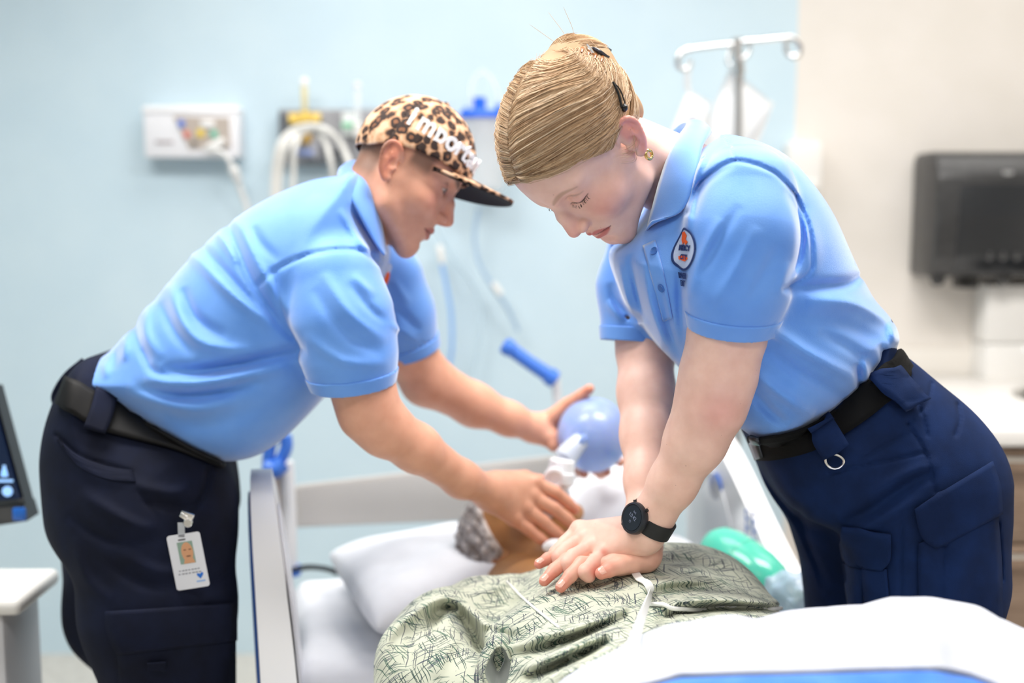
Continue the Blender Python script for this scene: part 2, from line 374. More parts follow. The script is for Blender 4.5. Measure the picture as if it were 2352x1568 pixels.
def head_cols(q, base, blush, lip, brow, hairc=None, stub=0, P={}):
    ax = np.abs(q[:, 0]); p = np.stack([ax, q[:, 1], q[:, 2]], 1).astype(np.float32); c = np.tile(np.array(base, np.float32), (len(q), 1))
    def mixc(w, col):
        nonlocal c; w = np.clip(w, 0, 1)[:, None]; c = c * (1 - w) + np.array(col, np.float32) * w
    G = lambda cc, r: np.exp(-(((p - np.array(cc, np.float32)) / np.array(r, np.float32)) ** 2).sum(1))
    mixc(.75 * G((.045, .066, -.016), (.020, .03, .020)), blush); mixc(.6 * G((0, .112, -.018), (.014, .018, .014)), blush)
    mixc(.75 * sstep(.0745, .080, ax) * (q[:, 1] < .012), blush)
    mixc(.35 * G((0, .085, -.086), (.02, .02, .015)), blush); mixc(.35 * G((.034, .08, .014), (.016, .02, .009)), blush)
    if stub: 
        w = sstep(-.030, -.042, q[:, 2]) * sstep(.004, .03, q[:, 1]) * stub; mixc(w, (base[0] * .52, base[1] * .50, base[2] * .52))
    xz = p[:, [0, 2]]; fr = sstep(.05, .058, p[:, 1])
    def line(pts, w0, w1, soft=.0012):
        S = spline(np.array(pts, float), 14); best = np.full(len(xz), 9.)
        for i in range(13):
            dd, t = seg2(xz, S[i], S[i + 1]); u = (i + t) / 13; best = np.minimum(best, dd - (w0 + (w1 - w0) * np.sin(np.pi * u)))
        return sstep(soft, -soft, best) * fr
    mixc(line([(0, -.0478), (.006, -.0470), (.015, -.0490), (.0240, -.0520)], .0012, .0040, .0012), lip)
    mixc(line([(0, -.0585), (.010, -.0578), (.0220, -.0535)], .0030, .0040, .0016), lip)
    mixc(.9 * line([(0, -.0520), (.014, -.0524), (.0262, -.0528)], .0007, .0012, .0007), (lip[0] * .35, lip[1] * .22, lip[2] * .22))
    bz = P.get('browz', 0)
    mixc(P.get('browd', .7) * line([(.012, .031 + bz), (.022, .0365 + bz), (.036, .0395 + bz), (.052, .034 + bz)], .0010, .0034, .0018), brow)
    zl = P.get('lid', .0085); lash = P.get('lash', (.05, .03, .022))
    if P.get('eye'):
        mixc(line([(.019, zl + .0018), (.031, zl + .0035), (.044, zl + .0028)], .0002, .0030, .0006), (.62, .55, .52))
        mixc(sstep(.0012, -.0012, np.hypot(xz[:, 0] - .034, xz[:, 1] - zl - .003) - .0046) * fr, (.02, .013, .01))
        mixc(.9 * line([(.018, zl + .003), (.031, zl + .0075), (.047, zl + .0035)], .0004, .0012), lash)
    mixc((.35 if P.get('eye') else .95) * line([(.0175, zl + .002), (.031, zl - .0012), (.047, zl + .0028)], .0004, .0016, .0009), lash)
    mixc(.35 * line([(.018, .021), (.031, .0245), (.047, .0195)], .0004, .0010), lash)
    if hairc is not None: mixc(P['hairmask'](q), hairc)
    return c
def xf(R, T, s):
    R = np.array(R, np.float32); T = np.array(T, np.float32)
    return (lambda W: ((W - T) @ R) / np.float32(s)), (lambda L: (np.asarray(L, np.float32) * s) @ R.T + T)
W_R = [[0.5661, -0.3395, -0.7512], [-0.8219, -0.3015, -0.4832], [0.0624, -0.891, 0.4497]]; W_T = [0.1019, 1.5019, 1.4275]
M_R = [[0.149, 0.8561, 0.4948], [-0.9741, 0.041, 0.2225], [0.1702, -0.5152, 0.84]]; M_T = [-0.1843, 1.7821, 1.4054]
w_in, w_out = xf(W_R, W_T, 1.0); m_in, m_out = xf(M_R, M_T, 1.0)
# ---------------------------------------------------------------- body helpers
def pch(pts):
    """[(px,py,Y,r)] -> points, radii"""
    return [at(a, b, c) for a, b, c, r in pts], [r for *_, r in pts]
def pfold(folds, lo, hi, h=1.6):
    t = fold_tab(lo, hi, folds, h)
    def f(p):
        u, v = proj(p.astype(np.float64)); return t(u, v)
    return f
def bounds(pts, pad): 
    P = np.asarray(pts); return P.min(0) - pad, P.max(0) + pad
def union_meshes(parts):
    Vs, Qs, n = [], [], 0; Cs = []
    for V, Q, c in parts: Vs.append(V); Qs.append(Q + n); Cs.append(np.broadcast_to(np.asarray(c, np.float32), (len(V), 3))); n += len(V)
    return np.vstack(Vs), np.vstack(Qs), np.vstack(Cs)
def hand_sdf(p, H):
    """H: wrist (pt,r), palm list of metacarpal chains, fingers list of chains, pads"""
    d = None
    for pts, rs in H['palm']:
        e = chain(p, pts, rs, .006); d = e if d is None else smin(d, e, .013)
    for pts, rs in H['fingers']:
        e = chain(p, pts, rs, .003)
        d2 = smin(d, e, .005); d = d2
    for c, r in H.get('bumps', []): d = smin(d, np.sqrt(((p - np.asarray(c, np.float32)) ** 2).sum(1)) - r, .006)
    for a, b, r in H.get('grooves', []): d = smax(d, -rcone(p, a, b, r, r), .004)
    return d
def near(P, c, r): return np.exp(-(((P - np.asarray(c)) / r) ** 2).sum(1))
def tint(c, w, col):
    w = np.clip(w, 0, 1)[:, None]; return c * (1 - w) + np.asarray(col) * w
def nail_plate(tip, prev, nrm, w=.0062, l=.0105, r=.0078):
    """small curved nail mesh lying on the dorsal side of a fingertip"""
    tip, prev, nrm = map(lambda v: np.asarray(v, float), (tip, prev, nrm)); t = tip - prev; t /= np.linalg.norm(t); n = nrm - t * (nrm @ t); n /= np.linalg.norm(n); b = np.cross(t, n)
    V = []; Q = []; nu, nv = 7, 7
    for i in range(nv):
        v = i / (nv - 1); s = (v - .62) * l
        ww = w * (1 - .25 * (2 * v - 1) ** 4 - (.25 if v in (0, 1) else 0))
        for j in range(nu):
            u = j / (nu - 1) * 2 - 1; a = u * ww / r
            V.append(tip + t * s + b * math.sin(a) * r + n * (math.cos(a) * r - .0008 + (.0014 if v > .9 else .0) * 0 - .0018 * max(0, v - .7) / .3))
    for i in range(nv - 1):
        for j in range(nu - 1): Q.append((i * nu + j, i * nu + j + 1, (i + 1) * nu + j + 1, (i + 1) * nu + j))
    return np.array(V), np.array(Q)
def loft_rings(rings, close=False):
    V = np.vstack(rings); n = len(rings[0]); m = len(rings); Q = []
    for i in range(m - 1):
        for k in range(n if close else n - 1):
            Q.append((i * n + k, i * n + (k + 1) % n, (i + 1) * n + (k + 1) % n, (i + 1) * n + k))
    return V, np.array(Q)
def solid(o, th, off=0):
    m = o.modifiers.new('solid', 'SOLIDIFY'); m.thickness = th; m.offset = off; return o
def shell_band(f, lo, hi, h): return sdf_mesh(f, lo, hi, h)
def fabric(name, c1, c2, scale=900, bump=.25, rough=.85, sheen=.3):
    m = mat(name, c1, rough); noisy(m, 18, c1, c2, 0, 3); tc = nd(m, 'ShaderNodeTexCoord')
    n = nd(m, 'ShaderNodeTexNoise'); n.inputs['Scale'].default_value = scale; n.inputs['Detail'].default_value = 2; lk(m, tc.outputs['Object'], n.inputs['Vector']); add_bump(m, n.outputs[0], bump, .0012)
    bsdf(m).inputs['Sheen Weight'].default_value = sheen; bsdf(m).inputs['Sheen Roughness'].default_value = .4; bsdf(m).inputs['Specular IOR Level'].default_value = .2
    return m
def text_mesh(txt, size, extrude=.0004, offset=0, align='CENTER', spacing=1):
    c = bpy.data.curves.new('txt', 'FONT'); c.body = txt; c.size = size; c.extrude = extrude; c.offset = offset; c.align_x = align; c.align_y = 'CENTER'; c.space_character = spacing; c.resolution_u = 3
    o = bpy.data.objects.new('txt', c); COL.objects.link(o); dg = bpy.context.evaluated_depsgraph_get(); me = bpy.data.meshes.new_from_object(o.evaluated_get(dg)); bpy.data.objects.remove(o); bpy.data.curves.remove(c); return me
def frame_mat(o, u, v):
    """4x4 with columns u, v, u x v at origin o"""
    u = Vector(u).normalized(); v = Vector(v); v = (v - u * v.dot(u)).normalized(); w = u.cross(v)
    return Matrix(((u.x, v.x, w.x, o[0]), (u.y, v.y, w.y, o[1]), (u.z, v.z, w.z, o[2]), (0, 0, 0, 1)))
def place_text(txt, size, M, mat_, name, parent, **kw):
    me = text_mesh(txt, size, **kw); me.transform(M); me.materials.clear(); return link(name, me, mat_, parent, smooth=False)
SHIRT = fabric('polo_knit_blue', srgb(96, 155, 238), srgb(108, 165, 243), 1100, .35, .6, .95)
bsdf(SHIRT).inputs['Specular IOR Level'].default_value = .5
SHIRT_RIB = fabric('polo_rib_blue', srgb(98, 157, 240), srgb(108, 165, 243), 1500, .3, .6, .95)
bsdf(SHIRT_RIB).inputs['Specular IOR Level'].default_value = .5
def surf_hits(f, A, B, n=110):
    """first crossings of sdf f on the segments A[i]->B[i]"""
    A = np.asarray(A, float); B = np.asarray(B, float); t0 = np.zeros(len(A)); t1 = np.ones(len(A))
    for k in (n, 9):
        t = t0[:, None] + (t1 - t0)[:, None] * np.linspace(0, 1, k)[None]; P = A[:, None] * (1 - t[..., None]) + B[:, None] * t[..., None]
        d = f(P.reshape(-1, 3).astype(np.float32)).reshape(len(A), k); hit = d < 0; j = np.where(hit.any(1), np.argmax(hit, 1), k // 2); j = np.maximum(j, 1); r = np.arange(len(A)); t0, t1 = t[r, j - 1], t[r, j]
    t = ((t0 + t1) / 2)[:, None]; return A * (1 - t) + B * t
def grads(f, P, e=.003):
    P = np.asarray(P, float); g = np.stack([f((P + e * np.eye(3)[i]).astype(np.float32)) - f((P - e * np.eye(3)[i]).astype(np.float32)) for i in range(3)], 1); return g / (np.linalg.norm(g, axis=1)[:, None] + 1e-9)
def surf_hit(f, a, b, n=110): return surf_hits(f, [a], [b], n)[0]
def on_surf(f, px, py, Y0, Y1, lift=0.):
    p = surf_hit(f, at(px, py, Y0), at(px, py, Y1)); g = grads(f, [p])[0]; return p + g * lift, g
def patch(f, c0, c1, nu, nv, Y0, Y1, lift, name, m, parent, th=.0012):
    """surface-hugging strip: c0,c1 = left/right px curves"""
    A = spline(c0, nv); B = spline(c1, nv); t = np.linspace(0, 1, nu)[None, :, None]; U = (A[:, None] * (1 - t) + B[:, None] * t).reshape(-1, 2)
    P = surf_hits(f, rays(U[:, 0], U[:, 1], Y0), rays(U[:, 0], U[:, 1], Y1)); P = P + grads(f, P) * lift
    V, Q = loft_rings(list(P.reshape(nv, nu, 3))); return solid(link(name, np_mesh(name, V, Q), m, parent), th)
# ================================================================ room
WALLY = 3.35; CORX = at(1823, 400, WALLY)[0]
def plane_wall(name, c, size, m):
    o = MB().box(c, size).build(name, m, smooth=False); tag(o, kind='structure'); return o
PAINT_BLUE = noisy(mat('paint_blue', rough=.55), 6, srgb(200, 221, 232), srgb(204, 224, 234), .05, 2, .001)
PAINT_WHITE = noisy(mat('paint_warm_white', rough=.6), 6, srgb(228, 222, 214), srgb(232, 226, 219), .05, 2, .001)
XL, XR, YB = -3.0, 2.6, -2.2
plane_wall('wall_back', ((XL + CORX) / 2, WALLY + .06, CEIL / 2), (CORX - XL, .12, CEIL), PAINT_BLUE)
plane_wall('wall_back_white', ((XR + CORX) / 2, WALLY + .055, CEIL / 2), (XR - CORX, .11, CEIL), PAINT_WHITE).name = 'wall_right_section'
plane_wall('wall_left', (XL - .06, (WALLY + YB) / 2, CEIL / 2), (.12, WALLY - YB, CEIL), PAINT_BLUE)
plane_wall('wall_right', (XR + .06, (WALLY + YB) / 2, CEIL / 2), (.12, WALLY - YB, CEIL), PAINT_WHITE)
plane_wall('wall_front', ((XL + XR) / 2, YB - .06, CEIL / 2), (XR - XL, .12, CEIL), PAINT_WHITE)
FLOOR = noisy(mat('floor_vinyl', rough=.4), 30, srgb(188, 184, 176), srgb(202, 198, 190)); CEILM = mat('ceiling_white', srgb(240, 240, 238), .9)
plane_wall('floor', ((XL + XR) / 2, (WALLY + YB) / 2, -.05), (XR - XL, WALLY - YB, .1), FLOOR)
plane_wall('ceiling', ((XL + XR) / 2, (WALLY + YB) / 2, CEIL + .05), (XR - XL, WALLY - YB, .1), CEILM)
TRIMW = mat('panel_trim', srgb(240, 240, 240), .5)
for x, y, p in PANELS:
    mb = MB()
    for cx, cy, sx, sy in ((0, -.315, 1.26, .04), (0, .315, 1.26, .04), (-.615, 0, .04, .67), (.615, 0, .04, .67)): mb.box((x + cx, y + cy, CEIL - .02), (sx, sy, .04))
    o = mb.build('ceiling_light_frame', TRIMW, smooth=False); tag(o, 'white rim of a long ceiling light panel', 'ceiling light', 'ceiling light panels')
# splash panel behind the counter
pz = at(2150, 800, WALLY)[2]; s_ = MB().box(((XR + CORX) / 2 + .15, WALLY - .006, (pz + .84) / 2), (XR - CORX - .32, .012, pz - .84), None, .002).build('trim_1', mat('splash_cream', srgb(230, 225, 217), .35)); tag(s_, kind='structure')
# ---------------------------------------------------------------- counter and cupboard with drawers
CZ = .862; ca = at(2255, 1014, 2.52); cyaw = 0.10
WOOD = mat('wood_veneer', rough=.5); noisy(WOOD, 10, srgb(126, 104, 88), srgb(158, 136, 118), .08, 6, .001, (1.2, 1.2, 16), .3, .7)
CFY = 2.50; cx0 = at(2150, 1000, CFY)[0]; cxe = XR - .02
wt = MB().box(((cx0 + cxe) / 2, (CFY + WALLY - .02) / 2, CZ - .019), (cxe - cx0, WALLY - .02 - CFY, .038), None, .004).build('worktop', mat('worktop_white', srgb(236, 233, 229), .3)); tag(wt, 'white worktop with rounded edge below the black towel dispenser', 'worktop')
units = 4; uw = (cxe - cx0 - .04) / units; 
NICK = mat('brushed_nickel', (.74, .72, .70), .28, 1)
for k in range(units):
    ux = cx0 + .02 + uw * (k + .5)
    cu = empty('drawer_unit', (ux, CFY + .04, 0)); tag(cu, ['brown wood drawer unit nearest the navy trousers, under the white worktop', 'brown wood drawer unit second from the navy trousers under the white worktop', 'brown wood drawer unit third from the navy trousers under the white worktop', 'brown wood drawer unit at the far right end of the white worktop'][k], 'cabinet', 'drawer units under the worktop')
    MB().box((ux, (CFY + .04 + WALLY - .02) / 2, (CZ - .04 + .10) / 2), (uw - .002, WALLY - .06 - CFY, CZ - .04 - .10), None, .002).build('carcass', WOOD, cu, smooth=False)
    MB().box((ux, (CFY + .12 + WALLY - .02) / 2, .05), (uw - .002, WALLY - .14 - CFY, .10)).build('plinth', mat('plinth_dark', srgb(60, 55, 52), .6), cu, smooth=False)
    zs = [CZ - .045, CZ - .045 - .223, CZ - .045 - .446, .105]
    for a, b in zip(zs, zs[1:]):
        dw = MB().box((ux, CFY + .029, (a + b) / 2), (uw - .008, .02, a - b - .006), None, .002).build('drawer', WOOD, cu)
        zz = a - .022; MB().box((ux, CFY + .000, zz), (.17, .010, .012), None, .003).build('handle', NICK, dw)
        for sx in (-.07, .07): MB().box((ux + sx, CFY + .010, zz), (.012, .02, .010)).build('handle_post', NICK, dw, smooth=False)
# sink with gooseneck tap and white soap panel
tp = at(2330, 860, 3.05); tx, ty = tp[0], tp[1]
sk = MB().lathe([(.19, 0.0), (.20, .003), (.185, .004), (.17, -.002)], (tx + .16, 2.93, CZ), None, 36).build('sink_rim', mat('steel_sink', (.55, .53, .5), .3, 1)); tag(sk, 'round steel sink rim set in the worktop', 'sink')
tap = empty('tap', (tx + .06, 3.16, CZ)); tag(tap, 'chrome gooseneck tap at the right edge of the worktop', 'tap')
gx, gy = at(2346, 800, 3.1)[0], 3.12; gz = at(2335, 805, 3.1)[2]
MB().tube(spline([(gx + .14, gy, CZ), (gx + .14, gy, CZ + .12), (gx + .11, gy, gz + .045), (gx + .05, gy - .02, gz + .03), (gx + .005, gy - .06, gz + .035 - .03), (gx - .012, gy - .075, gz - .02 + .03)], 24), .011, 12).build('spout', CHROME0 if 'CHROME0' in globals() else NICK, tap)
MB().lathe([(.028, 0), (.028, .012), (.016, .02)], (gx + .14, gy, CZ), None, 20).build('tap_base', NICK, tap)
bx0, bx1 = at(2272, 700, WALLY - .12)[0], at(2500, 700, WALLY - .12)[0]; bz0, bz1 = at(2300, 878, WALLY - .12)[2], at(2300, 655, WALLY - .12)[2]
sd = empty('soap_unit', ((bx0 + bx1) / 2, WALLY - .06, bz0)); tag(sd, 'white wall-mounted soap panel below the black towel dispenser', 'soap dispenser')
SOAPW = mat('plastic_white', srgb(238, 236, 232), .35)
zmid = at(2300, 790, WALLY - .12)[2]
MB().box(((bx0 + bx1) / 2, WALLY - .055, (bz1 + zmid) / 2), (bx1 - bx0, .10, bz1 - zmid), None, .008).build('upper_housing', SOAPW, sd)
MB().box(((bx0 + bx1) / 2, WALLY - .06, (bz0 + zmid) / 2), (bx1 - bx0, .12, zmid - bz0 - .004), None, .008).build('lower_housing', SOAPW, sd)
# ---------------------------------------------------------------- towel dispenser
TDK = noisy(mat('smoke_plastic', rough=.32), 40, srgb(46, 46, 47), srgb(56, 56, 57)); YD = WALLY - .20
td = empty('towel_dispenser', (at(2300, 640, WALLY - .1)[0], WALLY - .1, at(2250, 640, YD)[2])); tag(td, 'black plastic paper towel dispenser on the white wall', 'towel dispenser')
x0 = at(2092, 490, WALLY)[0]; xf0 = at(2185, 490, YD)[0]; x1 = x0 + .50; zt, zb = at(2250, 345, YD)[2], at(2250, 640, YD)[2]
prof = [(0, zb), (0, zt - .015), (.02, zt), (.13, zt), (.17, zt - .01), (.205, zt - .07), (.215, zt - .18), (.20, zb + .05), (.17, zb + .005), (.15, zb)]
MB().prism([(u, v) for u, v in prof], Matrix(((0, 0, 1, x0), (-1, 0, 0, WALLY - .001), (0, 1, 0, 0), (0, 0, 0, 1))), x1 - x0, .012).build('cover', TDK, td)
prof2 = [(.150, zb + .01), (.148, zt - .02), (.18, zt - .03), (.208, zt - .09), (.219, zt - .18), (.206, zb + .06), (.18, zb + .012)]
MB().prism(prof2, Matrix(((0, 0, 1, x0 + .055), (-1, 0, 0, WALLY), (0, 1, 0, 0), (0, 0, 0, 1))), x1 - x0 - .11, .006).build('front_window', mat('smoke_gloss', srgb(40, 42, 45), .22), td)
for px in (2160, 2312): MB().lathe([(.022, 0), (.018, -.018), (.006, -.026)], (at(px, 645, YD + .03)[0], YD + .05, zb + .002), None, 14).build('foot', TDK, td)
MB().box((at(2240, 650, YD)[0], YD + .07, zb - .012), (.055, .06, .035), None, .004).build('tear_bar', mat('black_gloss', srgb(10, 10, 11), .2), td)
lx = at(2315, 405, YD)
MB().box((lx[0], YD - .004 + .004, lx[2]), (.030, .006, .030), Matrix.Rotation(.0, 3, 'X'), .004).build('maker_mark', mat('mark_grey', srgb(150, 150, 150), .4), td)
lx = at(2300, 590, YD); me = text_mesh('W W', .03, .0006); 
place_text('\u2193 \u2193 \u2193', .034, frame_mat((lx[0], YD - .012, lx[2]), (1, 0, 0), (0, 0, 1)), mat('mark_dim', srgb(105, 105, 105), .4), 'pull_marks', td)
# small white sanitizer unit behind the right shoulder
sp = at(1845, 385, WALLY - .06); so = empty('sanitizer_unit', (sp[0], WALLY - .05, sp[2] - .07)); tag(so, 'small white sanitizer unit on the white wall behind the shoulder at right', 'sanitizer')
MB().box((sp[0], WALLY - .045, sp[2]), (.10, .09, .15), None, .015).build('housing', SOAPW, so); MB().box((sp[0], WALLY - .095, sp[2] - .05), (.07, .02, .03), None, .006).build('push_bar', SOAPW, so)
# ================================================================ hospital bed
BED_H = np.array([-.053, 2.36]); BF = np.array([.19, -.98]); BF = BF / np.linalg.norm(BF); BR = np.array([-BF[1], BF[0]])
def bw(u, v, z):
    """bed frame: u to the bed's right (image right), v from the head towards the foot"""
    p = BED_H + BR * u + BF * v; return np.array([p[0], p[1], z])
BM4 = Matrix(((BR[0], BF[0], 0, BED_H[0]), (BR[1], BF[1], 0, BED_H[1]), (0, 0, 1, 0), (0, 0, 0, 1))); BR3 = BM4.to_3x3()
MZ = .60
BEDW = mat('bed_plastic_white', srgb(238, 238, 240), .35); BEDG = mat('bed_plastic_grey', srgb(196, 198, 204), .45); BEDB = mat('bed_blue', srgb(58, 112, 205), .4); SHEET = fabric('sheet_white', srgb(220, 222, 228), srgb(226, 228, 234), 900, .15, .9, .1)
bed = empty('hospital_bed', tuple(bw(0, 1.0, 0))); tag(bed, 'white hospital bed with moulded side rails and grey headboard', 'bed')
def bbox(u, v, z, su, sv, sz, name, m, par=bed, bev=.01): return MB().box(bw(u, v, z), (su, sv, sz), BR3, bev).build(name, m, par)
bbox(0, 1.0, .36, .84, 2.0, .06, 'frame', BEDG); bbox(0, 1.02, .48, .80, 1.98, .16, 'mattress', mat('mattress_blue', srgb(120, 150, 190), .6), bed, .04)
for u in (-.36, .36):
    for v in (.15, 1.85):
        bbox(u, v, .19, .06, .06, .30, 'leg', BEDG); MB().lathe([(.055, -.018), (.065, -.012), (.065, .012), (.055, .018)], bw(u, v, .066), BR3 @ Matrix.Rotation(math.pi / 2, 3, 'Y'), 20).build('castor', mat('castor_grey', srgb(70, 72, 76), .5), bed)
bbox(0, 1.0, .30, .10, 1.6, .08, 'lift_column', BEDG)
# headboard
HBM = mat('headboard_satin', srgb(206, 201, 196), .3, .45)
def slab3(A, th, name, m, par, bev=.004):
    mb = MB(); f = [mb.bm.verts.new(p) for p in A]; g = [mb.bm.verts.new(np.asarray(p) + np.array([BF[0], BF[1], 0]) * -th) for p in A]; n = len(A); fs = [mb.bm.faces.new(f), mb.bm.faces.new(g[::-1])]
    for k in range(n): fs.append(mb.bm.faces.new((f[k], g[k], g[(k + 1) % n], f[(k + 1) % n])))
    if bev: bmesh.ops.bevel(mb.bm, geom=mb.bm.edges[:], offset=bev, segments=2, affect='EDGES')
    return mb.build(name, m, par)
slab3([at(678, 1118, 2.42), at(1440, 1030, 2.56), at(1440, 1180, 2.56), at(678, 1212, 2.42)], .03, 'headboard', HBM, bed)
# head-end posts with folded blue push grips
POST = mat('post_beige', srgb(206, 194, 184), .4); PSTW = mat('post_white', srgb(228, 228, 230), .35)
MB().tube([at(632, 1330, 2.36), at(626, 1200, 2.36), at(620, 1085, 2.36)], .018, 14).build('post', POST, bed); MB().tube([at(664, 1300, 2.37), at(662, 1180, 2.37), at(656, 1060, 2.37)], .0175, 14).build('post', PSTW, bed)
MB().tube([at(664, 1318, 2.37), at(664, 1300, 2.37)], .026, 14).build('post_foot', BEDB, bed)
for A in ([(618, 1100), (616, 1060), (622, 1020), (632, 1004)], [(632, 1070), (648, 1050), (658, 1025), (656, 1000)]): MB().tube(spline([at(x, y, 2.34) for x, y in A], 16), .013, 12).build('push_grip', BEDB, bed)
MB().tube(spline([at(612, 1072, 2.335), at(632, 1078, 2.33), at(650, 1062, 2.335)], 10), .019, 12).build('grip_clamp', BEDB, bed)
MB().tube([at(1163, 794, 2.50), at(1215, 832, 2.50), at(1270, 868, 2.50)], [.016, .0155, .017], 16).build('push_grip', BEDB, bed)
MB().lathe([(.012, -.012), (.019, -.008), (.019, .010), (.012, .014)], at(1166, 797, 2.50), Matrix.Rotation(.6, 3, 'Y') @ Matrix.Rotation(math.pi / 2, 3, 'Y'), 16).build('grip_end', BEDB, bed); MB().lathe([(.012, -.012), (.020, -.008), (.020, .010), (.012, .014)], at(1266, 866, 2.50), Matrix.Rotation(.6, 3, 'Y') @ Matrix.Rotation(math.pi / 2, 3, 'Y'), 16).build('grip_end', BEDB, bed)
MB().tube([at(1276, 868, 2.50), at(1284, 960, 2.52), at(1290, 1100, 2.54), at(1292, 1170, 2.54)], .0105, 12).build('post', PSTW, bed)
# side rails: outline in (v, z), extruded across
def rail(u, poly, th, name, m, par, bev=.012):
    P = spline(np.array(poly + [poly[0]]), 6 * len(poly)); P = P[:-1]
    F_ = Matrix(((BF[0], 0, BR[0], bw(u, 0, 0)[0]), (BF[1], 0, BR[1], bw(u, 0, 0)[1]), (0, 1, 0, 0), (0, 0, 0, 1)))
    mb = MB(); a = [mb.bm.verts.new(F_ @ Vector((x, y, 0))) for x, y in P]; b = [mb.bm.verts.new(F_ @ Vector((x, y, th))) for x, y in P]; n = len(P)
    fa, fb = mb.bm.faces.new(a[::-1]), mb.bm.faces.new(b)
    for k in range(n): mb.bm.faces.new((a[k], a[(k + 1) % n], b[(k + 1) % n], b[k]))
    if bev: bmesh.ops.bevel(mb.bm, geom=list(fa.edges) + list(fb.edges), offset=bev, segments=3, profile=.5, affect='EDGES')
    return mb.build(name, m, par)
def vz(px, py, u):
    """pixel on the vertical plane at bed offset u -> (v, z)"""
    d = at(px, py, 1.) - CAMP; n = np.array([BR[0], BR[1], 0]); o = bw(u, 0, 0) - CAMP; t = (o @ n) / (d @ n); P = CAMP + d * t; return (float((P[:2] - BED_H) @ BF), float(P[2]))
UL = -.460
rail(UL, [(.40, .48), (.38, .80), (.40, .90), (.45, .925), (.53, .90), (.60, .83), (.66, .70), (.69, .56), (.68, .44)], .055, 'side_rail', BEDW, bed, .024)
rail(UL + .056, [(.44, .55), (.43, .78), (.45, .86), (.49, .87), (.55, .82), (.60, .73), (.63, .60), (.62, .54)], .004, 'rail_panel', mat('rail_pale', srgb(226, 227, 233), .4), bed, .001)
rail(UL - .012, [(.39, .52), (.37, .80), (.40, .87), (.46, .88), (.54, .78), (.56, .56)], .012, 'rail_trim', BEDB, bed, .003)
for o_ in [c_ for c_ in bed.children if c_.name.split('.')[0] in ('side_rail', 'rail_panel', 'rail_trim')]:     # the rail leans out and thins towards its top
    for v_ in o_.data.vertices:
        w_ = Vector((v_.co.x - BED_H[0], v_.co.y - BED_H[1])); u_ = w_.x * BR[0] + w_.y * BR[1]; k_ = min(1, max(0, (v_.co.z - .5) / .42)); du = -.030 * k_ ** 1.6 + .010 - (u_ - UL - .0275) * .38 * k_ ** 2
        v_.co.x += BR[0] * du; v_.co.y += BR[1] * du
UR = .455
rr_ = rail(UR, [(-.02, .56), (-.03, .80), (.02, .875), (.10, .885), (.20, .845), (.32, .775), (.44, .71), (.56, .655), (.63, .60), (.63, .52)], .045, 'side_rail', BEDW, bed, .016)
rail(UR - .004, [(.10, .62), (.09, .77), (.13, .81), (.20, .77), (.25, .69), (.25, .62)], .005, 'rail_panel', mat('rail_grey_pale', srgb(222, 224, 228), .4), bed, .001)
vc, zc_ = vz(1646, 1116, UR); F_ = Matrix(((BF[0], 0, -BR[0], bw(UR - .001, 0, 0)[0]), (BF[1], 0, -BR[1], bw(UR - .001, 0, 0)[1]), (0, 1, 0, 0), (0, 0, 0, 1)))
MB().prism([(vc + .034 * math.cos(a), zc_ + .027 * math.sin(a)) for a in np.linspace(0, 2 * math.pi, 30)[:-1]], F_, .003).build('release_disc', BEDB, bed)
INK = mat('rail_ink', srgb(90, 118, 178), .5)
for (px, py) in ((1715, 1180), (1732, 1186), (1716, 1200), (1732, 1208), (1716, 1222), (1733, 1230)):
    v_, z_ = vz(px, py, UR - .006); 
    for a, b, w, h in ((0, .007, .014, .0035), (0, -.007, .014, .0035), (-.006, 0, .0035, .012)): MB().prism([(v_ + a - w / 2, z_ + b - h / 2), (v_ + a + w / 2, z_ + b - h / 2), (v_ + a + w / 2, z_ + b + h / 2), (v_ + a - w / 2, z_ + b + h / 2)], F_ @ Matrix.Translation((0, 0, .005)), .001).build('rail_symbol', INK, bed, smooth=False)
# ---------------------------------------------------------------- fitted sheet (a height field over the mattress)
def noise2(x, y, seed, fr, n=5):
    r = np.random.default_rng(seed); s = 0
    for k in range(n): a = r.uniform(0, 6.28); f = fr * r.uniform(.6, 1.6); s = s + np.sin((x * math.cos(a) + y * math.sin(a)) * f + r.uniform(0, 6.28))
    return s / n
nu, nv = 110, 220; U = np.linspace(-.425, .425, nu); Vv = np.linspace(.0, 2.02, nv); UU, VV = np.meshgrid(U, Vv, indexing='ij')
edge = np.minimum(np.minimum(UU + .425, .425 - UU), np.minimum(VV, 2.02 - VV)); ZZ = MZ - .09 * np.clip(1 - edge / .05, 0, 1) ** 2.2 + .003 * noise2(UU, VV, 4, 28) * (edge > .03) + .0035 * np.maximum(0, noise2(UU, VV, 9, 45)) ** 2
ZZ += .085 * np.exp(-((UU - .37) / .07) ** 2 - ((VV - .42) / .22) ** 2)
P = BED_H + UU[..., None] * BR + VV[..., None] * BF; V = np.concatenate([P, ZZ[..., None]], -1).reshape(-1, 3); ij = np.arange(nu - 1)[:, None] * nv + np.arange(nv - 1)[None]; Q = np.stack([ij, ij + nv, ij + nv + 1, ij + 1], -1).reshape(-1, 4)
sh = solid(link('bed_sheet', np_mesh('bed_sheet', V, Q[:, ::-1]), SHEET), .006, -1); tag(sh, 'white fitted sheet stretched over the hospital bed mattress', 'sheet')
